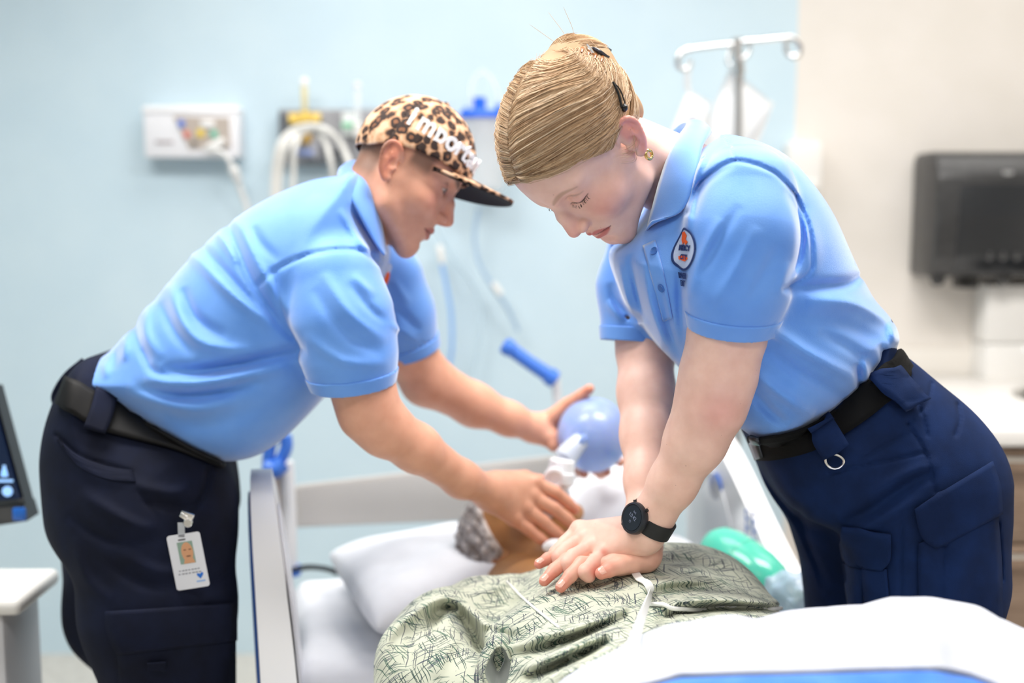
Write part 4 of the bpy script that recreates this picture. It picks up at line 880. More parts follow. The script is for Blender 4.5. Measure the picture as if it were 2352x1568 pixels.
HAIR = mat('hair_blonde', rough=.46); _a = nd(HAIR, 'ShaderNodeVertexColor'); _a.layer_name = 'Col'; lk(HAIR, _a.outputs[0], bsdf(HAIR).inputs['Base Color']); bsdf(HAIR).inputs['Specular IOR Level'].default_value = .5
hair = link('hair', np_mesh('hair', w_out(V), Q), HAIR_BASE, woman)
rg = np.random.default_rng(3)
def on_head(P, off):
    v = P - np.array(HC); k = np.sqrt(((v / np.array(HR)) ** 2).sum(-1)); s1 = v / k[..., None]
    # union with forehead ellipsoid: take the farther surface
    c2 = np.array([0, .022, .048]); r2 = np.array([.0645, .0715, .065]); u = v / np.linalg.norm(v, axis=-1)[..., None]; o = np.array(HC) - c2
    A = ((u / r2) ** 2).sum(-1); B_ = (u * o / r2 ** 2).sum(-1); Cc = ((o / r2) ** 2).sum() - 1; disc = B_ ** 2 - A * Cc; t2 = np.where(disc > 0, (-B_ + np.sqrt(np.maximum(disc, 0))) / A, 0)
    t = np.maximum(np.linalg.norm(s1, axis=-1), t2); return np.array(HC) + u * (t + off)[..., None]
def cast_hair(px, py):
    t = np.linspace(0, 1, 600)[:, None]; q = w_in((at(px, py, 1.3) * (1 - t) + at(px, py, 1.7) * t).astype(np.float32)); d = f_hair(q); k = int(np.argmin(d)) if not (d < .0005).any() else int(np.argmax(d < .0005)); return np.abs(q[k].astype(float) * [1, 0, 0]) + q[k].astype(float) * [0, 1, 1]
WP_A = np.array([0, .3, .6, 1.]); WP_M = [np.array([cast_hair(*p) for p in L]) for L in ([(1310, 358), (1285, 262), (1268, 195), (1262, 150)], [(1418, 262), (1385, 200), (1345, 165), (1310, 135)])]
def wayp(a, k): return np.array([np.interp(a, WP_A, WP_M[k][:, i]) for i in range(3)])
def strands(N):
    paths = []; NP = 13; tones = []
    for i in range(N):
        sx = 1 if rg.random() < .62 else -1; kind = rg.random()
        if kind < .62:                       # from the parting
            a = rg.random() ** .9; th_ = math.radians(25 + 97 * a); root = np.array([sx * .0008, -.006 + .099 * math.cos(th_), .044 + .0815 * math.sin(th_)]); j = .0028
            mid = wayp(a, 0) * [sx, 1, 1] + rg.normal(0, j, 3); mid2 = wayp(a, 1) * [sx, 1, 1] + rg.normal(0, j, 3)
        elif kind < .86:                     # from the hairline
            t = rg.random() ** 1.7; y0 = .087 - .075 * t; x0 = np.interp(y0, [.01, .018, .0435, .06, .0735, .086], [.070, .0685, .0666, .0567, .0345, .001]); z0 = hairline(y0) + .002
            root = np.array([sx * x0, y0, z0]); e_ = wayp(0., 1) * [sx, 1, 1]; mid = root * .55 + e_ * .45 + [sx * .004, 0, -.006 * (1 - t)] + rg.normal(0, .002, 3); mid2 = e_ + rg.normal(0, .003, 3) + [0, .004, .006 * rg.random() - .004]
        else:                                # nape, swept up
            t = rg.random(); root = np.array([sx * (.066 - .055 * t), -.025 - .062 * t, hairline(-.025 - .062 * t) + .003]); mid = root * .5 + np.array([sx * .030, -.090, .02]) * .5; mid2 = np.array([sx * .02, -.095, .03])
        end = BUN + np.array([sx * .02 * rg.random(), .010, .016 * rg.normal()])
        P = spline(np.array([root, mid, mid2, end]), NP); off = .0072 + .0032 * rg.random() + .0025 * rg.random() ** 6; tt = np.linspace(0, 1, NP)
        ramp_ = off * np.clip(tt / .08 + .62, 0, 1) + .004 * np.sin(tt * 5 + 6 * rg.random()) ** 2 * .3
        S = on_head(P, ramp_); S[-1] = end * .6 + S[-1] * .4; paths.append((S, rg.uniform(.00024, .00048))); key = (a if kind < .62 else 2 + t if kind < .85 else 4 + t) + (9 if sx < 0 else 0); tones.append(.56 + .22 * math.sin(key * 31) * math.sin(key * 71 + 1) + .14 * math.sin(key * 140 + 2) + .12 * rg.normal())
    for i in range(700):                     # bun: loops around its own axis
        a0 = rg.uniform(0, 6.28); r = rg.uniform(.8, 1.12); tilt = rg.normal(0, .5); tt = np.linspace(0, rg.uniform(1.2, 2.6), 14)
        c, s = np.cos(a0 + tt), np.sin(a0 + tt); L = np.stack([.044 * c, .036 * np.sin(tilt + .9 * tt), .042 * s], 1); L = L / np.sqrt(((L / [.044, .036, .042]) ** 2).sum(1))[:, None] * (r * .12 + .94); paths.append((BUN + L, rg.uniform(.0003, .0006)))
    for i in range(24):                      # flyaways
        y0 = rg.uniform(-.12, .08); sx = rg.choice([1, -1]); root = np.array([sx * rg.uniform(0, .06), y0, .10]); end = root + np.array([sx * .03, -.07, .01]); P = spline(np.array([root, (root + end) / 2 + [0, 0, .01], end]), 14); S = on_head(P, .009 + .006 * np.sin(np.linspace(0, 3.1, 14)) * rg.random()); paths.append((S, .00022))
    for d_ in ((.006, -.03, .075), (-.004, -.006, .088), (.012, -.045, .060)): paths.append((spline(np.array([BUN + [0, 0, .03], BUN + np.array(d_) * .5 + [.004, 0, 0], BUN + np.array(d_)]), 12), .00028))
    for k in range(16):                      # wisps in front of and below the ear
        e = np.array([.078, .030 - .02 * rg.random(), .012 * rg.random()]); P = spline(np.array([e, e + [.004, -.014, -.008 - .01 * rg.random()], e + [.006, -.034, -.006 * rg.random()]]), 12); paths.append((P, .00014))
    tones += list(np.clip(.55 + .25 * rg.normal(size=len(paths) - len(tones)), 0, 1)); return paths, tones
def tubes(paths, sides=3):
    Vs, Qs, n = [], [], 0
    for P, r in paths:
        P = np.asarray(P, float); m = len(P); T = np.gradient(P, axis=0); T /= np.linalg.norm(T, axis=1)[:, None] + 1e-9; ref = np.array([.31, .52, .79]); U = np.cross(T, ref); U /= np.linalg.norm(U, axis=1)[:, None] + 1e-9; W = np.cross(T, U)
        rr = r * np.clip(np.minimum(np.linspace(.5, 6, m), np.linspace(6, .4, m)), 0, 1)[:, None]
        ring = [P + (U * math.cos(2 * math.pi * k / sides) + W * math.sin(2 * math.pi * k / sides)) * rr for k in range(sides)]; V = np.stack(ring, 1).reshape(-1, 3)
        i = np.arange(m - 1)[:, None] * sides; k = np.arange(sides)[None]; q = np.stack([i + k, i + (k + 1) % sides, i + sides + (k + 1) % sides, i + sides + k], -1).reshape(-1, 4); Vs.append(V); Qs.append(q + n); n += len(V)
    return np.vstack(Vs), np.vstack(Qs)
paths, tones = strands(7000); V, Q = tubes(paths); tn = np.clip(np.repeat(tones, [3 * len(p[0]) for p in paths]), 0, 1)
HS = np.array([srgb(128, 96, 68), srgb(188, 150, 112), srgb(228, 196, 158), srgb(250, 230, 202)]); HCOL = np.stack([np.interp(tn, [0, .33, .66, 1], HS[:, i]) for i in range(3)], 1)
st = link('hair_strands', np_mesh('hair_strands', w_out(V), Q, HCOL), HAIR, hair); tag(st, kind='stuff')
# eyelashes
lash = []
for sx in (1, -1):
    for t in np.sort(rg.random(20)):
        x = .019 + .027 * t; z = .0082 - .0008 * math.sin(t * 3.14) + .002 * abs(2 * t - 1); y = .0855 + .0018 * math.sin(t * 3.1) - .010 * max(0, t - .45) / .55; a = np.array([sx * x, y, z]); lash.append((spline(np.array([a, a + [sx * .0015 * (t - .3), .0018, -.0018], a + [sx * .004 * (t - .3) + .0008 * rg.normal(), .0028, -.0030]]), 6), .00024))
V, Q = tubes(lash); el_ = link('eyelashes', np_mesh('eyelashes', w_out(V), Q), mat('lash_dark', srgb(60, 42, 34), .6), woman); tag(el_, kind='stuff')
# claw clip on the bun and snap pin behind the ear
CLIP = mat('claw_clip_dark', srgb(52, 50, 58), .18); TORT = mat('clip_amber', srgb(150, 92, 40), .3)
clip = empty('claw_clip', w_out([BUN])[0]); clip.parent = woman; clip.matrix_parent_inverse = Matrix.Identity(4)
p0, p1, p2, p3 = at(1334, 90, 1.535), at(1400, 122, 1.535), at(1392, 132, 1.50), at(1362, 116, 1.50)
rings = [spline(np.array([at(1336 + k * 2, 86 + 5 * k, 1.505 - .012 * k), at(1368 + k * 1, 96 + 7 * k, 1.490 - .012 * k), at(1404 - k * 2, 116 + 6 * k, 1.495 - .010 * k)]), 12) for k in range(4)]
V, Q = loft_rings(rings); solid(link('claw_plate', np_mesh('claw_plate', V, Q), CLIP, clip), .003)
MB().tube(spline(np.array([at(1334, 88, 1.49), at(1350, 106, 1.458), at(1362, 124, 1.446)]), 10), .0022, 8).build('claw_rim', CHROME, clip)
for k in range(4): MB().tube(spline(np.array([at(1340 + 15 * k, 104 + 7 * k, 1.475), at(1336 + 15 * k, 118 + 7 * k, 1.446), at(1330 + 15 * k, 130 + 7 * k, 1.455)]), 8), [.003, .003, .0026, .0024, .002, .0018, .0014, .001], 8).build('claw_tooth', TORT, clip)
def hp(px, py, off=.0150):
    t = np.linspace(0, 1, 500)[:, None]; q = w_in((at(px, py, 1.3) * (1 - t) + at(px, py, 1.7) * t).astype(np.float32)); d = f_hair(q); k = int(np.argmax(d < off - .0062)); return w_out(q[k:k + 1])[0].astype(float)
PIN = mat('pin_black', srgb(22, 24, 26), .3)
pin = empty('snap_pin', hp(1425, 220)); pin.parent = woman; pin.matrix_parent_inverse = Matrix.Identity(4)
A = [hp(1408, 188), hp(1420, 214), hp(1428, 246)]; B2 = [hp(1408, 188), hp(1424, 206), hp(1436, 238)]
MB().tube(spline(np.array(A), 12), .0016, 6).build('pin_arm', PIN, pin); MB().tube(spline(np.array(B2), 12), .0009, 6).build('pin_arm', PIN, pin)
MB().tube(spline(np.array([hp(1433, 238), hp(1434, 246), hp(1435, 257)]), 10), [.001, .002, .003, .0038, .0044, .0046, .0044, .0038, .0026, .001], 10).build('pin_head', PIN, pin)
# ================================================================ man (left): head, arms, hands
M_SKIN = srgb(232, 174, 146); M_BLUSH = srgb(222, 140, 112); M_LIP = srgb(188, 112, 98)
def m_hair(q):
    x, y, z = np.abs(q[:, 0]), q[:, 1], q[:, 2]
    back = sstep(-.012, -.03, y) * sstep(-.050, -.018, z); temple = sstep(.010, .02, y) * sstep(.056, .044, y) * sstep(.004, .022, z) * (x > .045)
    return .72 * np.clip(back + temple, 0, 1) + .9 * sstep(.05, .06, z) * (y < .06)
MP = dict(cy=.012, cr=.083, jaw=.050, brow=.012, lid=.0085, eye=1, nose=.0015, browd=.85, browz=-.003, hairmask=m_hair)
mneck = m_in(at(822, 505, 1.80)[None])[0]
def mf_head(q):
    d = head_sdf(q, MP); n = rcone(q, (0, -.006, -.03), mneck, .052, .056); return smin(d, n, .024)
V, Q = sdf_mesh(mf_head, (-.1, -.15, -.24), (.1, .14, .135), .0020)
C = head_cols(V.astype(np.float32), M_SKIN, M_BLUSH, M_LIP, srgb(92, 66, 50), hairc=srgb(82, 66, 56), stub=.22, P=MP); parts = [(m_out(V), Q, C)]
MN, MNr = pch([(775, 655, 1.66, .052), (805, 790, 1.645, .050), (832, 885, 1.645, .0440), (848, 945, 1.65, .0425), (885, 985, 1.665, .0385), (955, 1028, 1.70, .0345), (1060, 1100, 1.77, .0275), (1125, 1128, 1.825, .0250), (1140, 1135, 1.835, .0245)])
MF, MFr = pch([(905, 660, 1.93, .050), (935, 800, 1.96, .046), (980, 872, 1.985, .0440), (1090, 930, 2.03, .0375), (1170, 962, 2.055, .0290), (1225, 982, 2.075, .0235)])
mh = dict(palm=[pch([(1135, 1118, 1.835, .022), (1228, 1110, 1.885, .0135)]), pch([(1132, 1128, 1.832, .022), (1220, 1140, 1.872, .0135)]), pch([(1130, 1136, 1.828, .022), (1204, 1167, 1.858, .0135)]), pch([(1128, 1142, 1.825, .021), (1180, 1190, 1.845, .0130)]), pch([(1140, 1108, 1.85, .020), (1205, 1098, 1.905, .014)])],
    fingers=[pch([(1228, 1110, 1.885, .0125), (1275, 1130, 1.895, .0112), (1302, 1152, 1.905, .0104), (1321, 1170, 1.91, .0090)]), pch([(1220, 1140, 1.872, .0128), (1272, 1168, 1.88, .0114), (1302, 1192, 1.89, .0106), (1322, 1210, 1.895, .0092)]),
             pch([(1204, 1167, 1.858, .0126), (1248, 1197, 1.868, .0112), (1276, 1222, 1.878, .0104), (1298, 1240, 1.884, .0090)]), pch([(1180, 1190, 1.845, .0118), (1214, 1215, 1.855, .0102), (1238, 1234, 1.862, .0096), (1256, 1247, 1.868, .0082)]),
             pch([(1205, 1098, 1.905, .0130), (1240, 1105, 1.93, .0115), (1268, 1122, 1.945, .0100)])],
    bumps=[(at(1228, 1106, 1.882), .012), (at(1220, 1136, 1.868), .012), (at(1204, 1163, 1.854), .012), (at(1180, 1186, 1.841), .011)])
mg = dict(palm=[pch([(1222, 978, 2.075, .023), (1262, 968, 2.095, .020), (1285, 955, 2.10, .016)]), pch([(1222, 988, 2.072, .022), (1268, 1008, 2.07, .018)]), pch([(1230, 985, 2.085, .022), (1290, 1000, 2.14, .020)])],
    fingers=[pch([(1262, 962, 2.085, .0160), (1305, 928, 2.075, .0130), (1336, 908, 2.055, .0112), (1354, 893, 2.045, .0090)]), pch([(1270, 1010, 2.07, .0150), (1272, 1022, 2.06, .0130)]),
             pch([(1290, 1005, 2.14, .014), (1310, 1060, 2.15, .0115), (1328, 1082, 2.10, .0100), (1342, 1088, 2.055, .0086)]), pch([(1300, 990, 2.15, .014), (1350, 1065, 2.17, .0115), (1380, 1088, 2.11, .0100), (1394, 1083, 2.06, .0086)]), pch([(1295, 980, 2.15, .014), (1380, 1030, 2.18, .0115), (1425, 1060, 2.12, .0100)])])
def mf_near(p): return smin(chain(p, MN, MNr, .02), hand_sdf(p, mh), .012)
def mf_far(p): return smin(chain(p, MF, MFr, .02), hand_sdf(p, mg), .012)
def m_cols(P, H):
    c = np.tile(np.array(M_SKIN), (len(P), 1))
    for ch in H['fingers']:
        for i in range(len(ch[0])): c = tint(c, (.35, .25, .35, .7)[min(i, 3)] * near(P, ch[0][i], .014), srgb(214, 120, 96))
    return c
for f, pts, H in ((mf_near, MN, mh), (mf_far, MF, mg)):
    lo, hi = bounds(np.vstack([pts] + [np.array(c[0]) for c in H['palm'] + H['fingers']]), .06); V, Q = sdf_mesh(f, lo, hi, .0024); V = relax(V, Q, 1, .4); parts.append((V, Q, m_cols(V, H)))
def mf_trunk(p):
    d = chain(p, [at(800, 490, 1.81), at(700, 620, 1.80), at(520, 780, 1.80), at(330, 980, 1.80)], [.055, .07, .08, .07], .04)
    for xx, yy in ((-.53, 1.69), (-.60, 1.92)): d = smin(d, chain(p, [at(320, 1020, 1.8), np.array([xx, yy, .55]), np.array([xx - .01, yy, .12])], [.06, .055, .04], .02), .03); d = smin(d, rcone(p, (xx - .01, yy, .11), (xx + .05, yy, .04), .035, .03), .02)
    return d
V, Q = sdf_mesh(mf_trunk, (-.85, 1.55, 0), (-.1, 2.1, 1.6), .012); parts.append((V, Q, M_SKIN))
V, Q, C = union_meshes(parts)
SKIN_M = skin_mat('skin_tan')
man = link('person', np_mesh('person', V, Q, C), SKIN_M)
tag(man, 'person in leopard print cap and blue polo leaning over the patient, squeezing the blue bag', 'person')
# ---------------------------------------------------------------- polo shirt
MSP = px2([(835, 400), (790, 405), (720, 418), (620, 462), (530, 522), (440, 606), (350, 712), (275, 795), (205, 845), (200, 872), (262, 910), (335, 955), (400, 998), (452, 1030), (520, 1042), (590, 1036), (650, 1005), (705, 955), (760, 890), (815, 800), (860, 690), (885, 590), (870, 500)], 1.80)
ms_t = poly_tab(MSP, .2, .004)
MSL, MSLr = pch([(768, 650, 1.66, .070), (785, 735, 1.645, .0735), (803, 815, 1.64, .0660), (812, 884, 1.645, .0590)])
MSF, MSFr = pch([(890, 640, 1.93, .062), (915, 720, 1.945, .060), (944, 806, 1.965, .0520)])
mfold = pfold([
    ([(705, 800), (640, 815), (540, 838), (452, 852), (370, 848)], -.015, 15), ([(660, 840), (542, 866), (433, 880), (330, 868)], .011, 16), ([(300, 885), (400, 908), (520, 896), (600, 870)], -.010, 14), ([(290, 895), (433, 936), (542, 920)], .010, 16), ([(380, 960), (480, 975), (600, 930)], -.005, 22),
    ([(520, 500), (570, 630), (640, 740), (690, 795)], -.009, 11), ([(545, 500), (600, 620), (660, 720)], .007, 12), ([(433, 575), (524, 667), (632, 755)], .007, 13), ([(460, 560), (540, 650), (600, 720)], -.006, 10), ([(500, 530), (550, 610)], .005, 9),
    ([(388, 650), (415, 735), (470, 790), (587, 808)], .009, 15), ([(372, 690), (402, 760), (450, 815)], -.007, 15), ([(420, 660), (450, 730), (520, 775)], -.007, 12), ([(340, 690), (335, 766), (372, 825)], .006, 14), ([(311, 730), (318, 785), (345, 835)], -.006, 12), ([(290, 770), (285, 830)], .005, 10), ([(268, 800), (262, 850)], -.003, 9), ([(240, 830), (245, 870)], .003, 8), ([(325, 800), (350, 850), (410, 870)], -.006, 9),
    ([(741, 625), (805, 722), (890, 785)], .006, 13), ([(720, 660), (790, 760), (880, 815)], -.005, 13), ([(800, 650), (850, 710), (888, 740)], -.005, 10), ([(700, 770), (790, 830), (895, 835)], .004, 12), ([(810, 630), (860, 680)], .004, 9),
    ([(640, 600), (600, 560), (580, 520)], -.004, 10), ([(800, 470), (840, 530), (866, 575)], -.009, 10), ([(780, 480), (820, 545), (850, 580)], .006, 9), ([(900, 640), (940, 700)], .005, 9), ([(905, 700), (965, 760)], -.006, 9), ([(895, 740), (960, 785)], .004, 8),
    ([(596, 652), (628, 622), (701, 588), (769, 574), (832, 578), (873, 606)], -.0036, 5.5, 0), ([(633, 628), (648, 720), (692, 800)], -.0036, 5.5, 0),
], (150, 340), (1020, 1080))
msl_ax = MSL[-1] - MSL[-2]; msl_ax = (msl_ax / np.linalg.norm(msl_ax)).astype(np.float32); msf_ax = MSF[-1] - MSF[-2]; msf_ax = (msf_ax / np.linalg.norm(msf_ax)).astype(np.float32)
def mf_shirt(p):
    d = inflate(p, ms_t(p[:, 0], p[:, 2]), 1.80, (.185 - .02 * sstep(-.35, -.6, p[:, 0])), .14)
    d = smin(d, sleeve(p, MSF, MSFr, msf_ax), .02); d = smin(d, sleeve(p, MSL, MSLr, msl_ax), .016)
    m = np.abs(d) < .035; d[m] = d[m] - 1.2 * mfold(p[m])
    return smax(d, -rcone(p, m_out([[0, -.006, -.03]])[0], at(822, 505, 1.80), .052, .056), .004)
V, Q = sdf_mesh(mf_shirt, (-.75, 1.53, .90), (-.12, 2.06, 1.62), .0034, margin=1.5); V = relax(V, Q, 1, .35)
link('polo_shirt', np_mesh('polo_shirt', V, Q), SHIRT, man)
for P, R, ax in ((MSL, MSLr, msl_ax), (MSF, MSFr, msf_ax)):
    def fc(p):
        pl = (p - P[-1].astype(np.float32)) @ ax; o = chain(p, P, R, .02) - .0022; m = np.abs(o) < .03; o[m] -= mfold(p[m]) * .5
        return smax(np.maximum(np.maximum(o, -(o + .0045)), pl - .0015), -(pl + .0205), .002)
    lo, hi = bounds([P[-1] - R[-1] - .02, P[-1] + R[-1] + .02], .02); V, Q = sdf_mesh(fc, lo, hi, .0022); link('sleeve_cuff', np_mesh('sleeve_cuff', V, Q), SHIRT_RIB, man)
ctop = spline([at(886, 566, 1.755), at(877, 520, 1.728), at(861, 458, 1.722), at(840, 408, 1.738), at(822, 374, 1.81), at(840, 378, 1.875), at(880, 440, 1.905), at(905, 540, 1.89)], 40)
cbot = spline([at(882, 585, 1.70), at(858, 552, 1.69), at(826, 495, 1.682), at(797, 440, 1.70), at(776, 398, 1.80), at(805, 392, 1.93), at(870, 445, 1.97), at(920, 570, 1.94)], 40)
cst = spline([at(882, 580, 1.765), at(868, 540, 1.74), at(845, 485, 1.735), at(822, 440, 1.75), at(805, 410, 1.81), at(830, 410, 1.87), at(870, 470, 1.90), at(900, 560, 1.885)], 40)
cc = at(845, 470, 1.81); rings = [cst, (cst + ctop) / 2]
for t in np.linspace(0, 1, 8):
    p = ctop * (1 - t) + cbot * t; o = p - cc; o /= np.linalg.norm(o, axis=1)[:, None]; rings.append(p + o * .007 * math.sin(math.pi * t) ** .7)
V, Q = loft_rings(rings); solid(link('collar', np_mesh('collar', V, Q), SHIRT_RIB, man), .0026)
em_p = surf_hit(mf_shirt, at(990, 640, 1.855), at(800, 640, 1.855)); em_g = grads(mf_shirt, [em_p], .012)[0]; em_R = Vector(em_g).to_track_quat('Z', 'Y').to_matrix()
for r_, h_, m_, nm_ in ((.026, .002, LILAC, 'emblem_field'), (.0125, .0034, ORANGE, 'emblem_mark')): MB().lathe([(r_, -.004), (r_, h_), (r_ * .9, h_ + .0006)], em_p, em_R, 26).build(nm_, m_, man)
# ---------------------------------------------------------------- trousers, belt
MTP = px2([(222, 815), (180, 862), (150, 930), (134, 1000), (132, 1070), (145, 1190), (170, 1350), (190, 1480), (200, 1700), (520, 1700), (530, 1500), (536, 1300), (532, 1150), (520, 1060), (505, 985), (430, 940), (330, 870), (265, 815)], 1.80)
mt_t = poly_tab(MTP, .2, .004)
MTN = [at(350, 1180, 1.72), at(365, 1400, 1.69), np.array([-.525, 1.68, .55]), np.array([-.53, 1.68, .09])]; MTNr = [.125, .112, .085, .078]
MTF = [at(300, 1180, 1.88), at(300, 1400, 1.91), np.array([-.60, 1.92, .55]), np.array([-.61, 1.92, .09])]; MTFr = [.115, .105, .085, .078]
mtfold = pfold([
    ([(130, 1000), (190, 1050), (300, 1085)], -.004, 6, 0), ([(150, 1030), (220, 1090), (310, 1110)], .005, 16), ([(300, 1110), (390, 1130), (440, 1120)], .008, 13), ([(320, 1150), (420, 1165), (460, 1140)], -.007, 12), ([(180, 1130), (300, 1200), (360, 1215)], .007, 15), ([(150, 1180), (250, 1240), (370, 1240)], -.006, 13),
    ([(480, 1080), (470, 1130), (440, 1180)], -.007, 7, 0), ([(310, 1115), (370, 1200)], -.004, 5), ([(280, 1270), (360, 1310), (420, 1310)], .006, 14), ([(240, 1290), (330, 1340), (420, 1345)], -.005, 13), ([(170, 1230), (200, 1330), (260, 1380)], .005, 15), ([(440, 1350), (500, 1330), (530, 1300)], -.005, 12), ([(460, 1380), (520, 1360)], .005, 12),
], (80, 780), (560, 1568), 2.2)
FOLDS = 1.
def mf_pants(p):
    t = inflate(p, mt_t(p[:, 0], p[:, 2]), 1.80, np.full(len(p), .175, np.float32), .13); t = smax(t, at(300, 1230, 1.8)[2] - p[:, 2], .05)
    d = smin(smin(t, chain(p, MTN, MTNr, .03), .05), chain(p, MTF, MTFr, .03), .05); m = np.abs(d) < .03; d[m] -= mtfold(p[m]) * FOLDS
    d = smax(d, .07 - p[:, 2], .004); m = (p[:, 2] > .85) & (d < .03)
    if m.any(): d[m] = smax(d[m], -(mf_shirt(p[m]) + .004), .002)
    return d
V, Q = sdf_mesh(mf_pants, (-.85, 1.50, .55), (-.38, 2.10, 1.22), .0036); V2, Q2 = sdf_mesh(mf_pants, (-.85, 1.50, .0), (-.38, 2.10, .56), .009)
V, Q, C = union_meshes([(V, Q, (1, 1, 1)), (V2, Q2, (1, 1, 1))])
BLACKCLOTH = fabric('twill_black_navy', srgb(9, 14, 32), srgb(14, 21, 44), 1400, .3, .8, .0)
link('trousers', np_mesh('trousers', V, Q), BLACKCLOTH, man)
FOLDS = .35
def mf_both(p): return np.minimum(mf_pants(p), mf_shirt(p))
LEATHER = mat('belt_leather', srgb(9, 8, 9), .6); bsdf(LEATHER).inputs['Specular IOR Level'].default_value = .25
band(mf_both, [(160, 868), (216, 905), (281, 936), (372, 980), (452, 1024), (512, 1050)], [(138, 928), (196, 972), (260, 1000), (382, 1032), (452, 1056), (506, 1078)], 1.45, 2.0, .007, 'belt', LEATHER, man, 7, 40, .005)
band(mf_both, [(214, 898), (205, 945), (192, 986)], [(262, 925), (255, 968), (243, 1004)], 1.45, 2.0, .014, 'belt_loop', BLACKCLOTH, man, 6, 10, .004)
MB().tube(spline([at(192, 826, 1.80), at(150, 862, 1.79), at(124, 905, 1.79), at(126, 930, 1.79)], 16), .004, 8).build('belt_loop', BLACKCLOTH, man)
fl = lambda a, b, nm, l=.006: patch(mf_pants, a, b, 16, 12, 1.45, 2.0, l, nm, BLACKCLOTH, man, .004)
fl([(248, 1402), (250, 1440), (262, 1475), (275, 1498)], [(533, 1385), (534, 1420), (534, 1445), (534, 1468)], 'pocket_flap')
fl([(272, 1490), (276, 1530), (278, 1600)], [(534, 1465), (534, 1520), (534, 1600)], 'cargo_pocket', .004)
fl([(340, 1513), (342, 1530)], [(380, 1510), (380, 1530)], 'pocket_tab', .011)
fl([(132, 1000), (175, 1045), (240, 1072), (305, 1080)], [(148, 1028), (190, 1075), (250, 1102), (312, 1108)], 'pocket_welt', .002)
for yy, xx in ((1.68, -.53), (1.92, -.61)):
    def fs(p): return smax(smin(ell(p, (xx + .05, yy, .045), (.15, .05, .052)), rcone(p, (xx - .03, yy, .06), (xx - .03, yy, .11), .052, .052), .03), -p[:, 2], .006)
    V, Q = sdf_mesh(fs, (xx - .15, yy - .08, -.005), (xx + .23, yy + .08, .17), .007); link('shoe', np_mesh('shoe', V, Q), SHOE, man)
FOLDS = 1.
# ---------------------------------------------------------------- identity badge hanging from the pocket
bp, _ = on_surf(mf_pants, 432, 1290, 1.45, 2.0, .026); Yb = bp[1]; tl, tr, bl = at(390, 1231, Yb), at(466, 1219, Yb), at(399, 1357, Yb)
badge = empty('identity_badge', tuple(bp)); badge.parent = man; badge.matrix_parent_inverse = Matrix.Identity(4); badge['label'] = 'white identity card with a portrait on a metal clip'
u = tr - tl; v = tl - bl; w_, h_ = np.linalg.norm(u), np.linalg.norm(v); BM = frame_mat(tuple((tr + bl) / 2), u, v)
def rrect(w, h, r, n=5):
    P = []
    for cx, cy, a0 in ((w / 2 - r, h / 2 - r, 0), (-w / 2 + r, h / 2 - r, math.pi / 2), (-w / 2 + r, -h / 2 + r, math.pi), (w / 2 - r, -h / 2 + r, 1.5 * math.pi)):
        for k in range(n + 1): a = a0 + k / n * math.pi / 2; P.append((cx + r * math.cos(a), cy + r * math.sin(a)))
    return P
T3 = lambda x, y, z=0: BM @ Matrix.Translation((x, y, z))
MB().prism(rrect(w_, h_, .004), T3(0, 0, -.0006), .0012).build('card', mat('card_white', srgb(228, 229, 235), .35), badge)
MB().prism(rrect(.011, .0022, .001), T3(-.003, h_ / 2 - .008), .0010).build('slot', mat('slot_dark', srgb(90, 90, 95), .6), badge)
MB().prism(rrect(w_ * .46, h_ * .40, .0005), T3(0, h_ * .16), .0009).build('portrait_ground', mat('portrait_ground', srgb(140, 165, 150), .5), badge)
FACE = mat('portrait_skin', srgb(214, 158, 118), .5); DK = mat('portrait_dark', srgb(120, 82, 62), .5)
MB().prism([(.0085 * math.cos(a), .0145 * math.sin(a)) for a in np.linspace(0, 2 * math.pi, 24)[:-1]], T3(0.0015, h_ * .17), .0011).build('portrait_face', FACE, badge)
MB().prism([(-.008, -.016), (.009, -.016), (.0055, -.006), (-.0045, -.006)], T3(0.0015, h_ * .16), .00105).build('portrait_neck', FACE, badge)
for ex, ey, ew, eh in ((-.003, .0035, .0022, .0008), (.0045, .0035, .0022, .0008), (.0008, -.0062, .0036, .0010)): MB().prism([(ew * math.cos(a), eh * math.sin(a)) for a in np.linspace(0, 2 * math.pi, 12)[:-1]], T3(.0015 + ex, h_ * .17 + ey), .0013).build('portrait_feature', DK, badge)
GREYP = mat('print_grey', srgb(140, 142, 150), .6); BLUEP = mat('print_blue', srgb(30, 110, 205), .5)
for ty, wd_ in ((-.155, .66), (-.215, .72)):
    x = -w_ * wd_ / 2
    for k in range(7):
        ww = w_ * wd_ / 7 * (.62 + .3 * ((k * 37) % 10) / 10); MB().prism(rrect(ww, .0016, .0003, 1), T3(x + ww / 2, h_ * ty), .0009).build('print_line', GREYP, badge, smooth=False); x += w_ * wd_ / 7
MB().prism([(0, -.0045), (.0045, .001), (.0052, .004), (.003, .005), (0.0005, .0028), (-.0025, .004), (-.0045, .0035), (-.0042, .0008)], T3(w_ * .27, -h_ * .29), .0009).build('badge_mark', BLUEP, badge, smooth=False)
MB().prism(rrect(.013, .0022, .0004, 1), T3(w_ * .27, -h_ * .385), .0009).build('badge_wordmark', mat('print_pale_blue', srgb(150, 185, 230), .6), badge, smooth=False)
MB().box(BM @ Vector((-.001, h_ / 2 + .006, 0)), (.010, .0012, .022), None, .0004).build('strap_tab', mat('clear_vinyl', (.75, .78, .82), .15, 0, Alpha=.45), badge)
kp = at(432, 1200, Yb); MB().lathe([(.0055, -.003), (.0066, -.002), (.0066, .002), (.0055, .003)], kp, Matrix.Rotation(math.pi / 2, 3, 'X'), 20).build('snap', CHROME, badge)
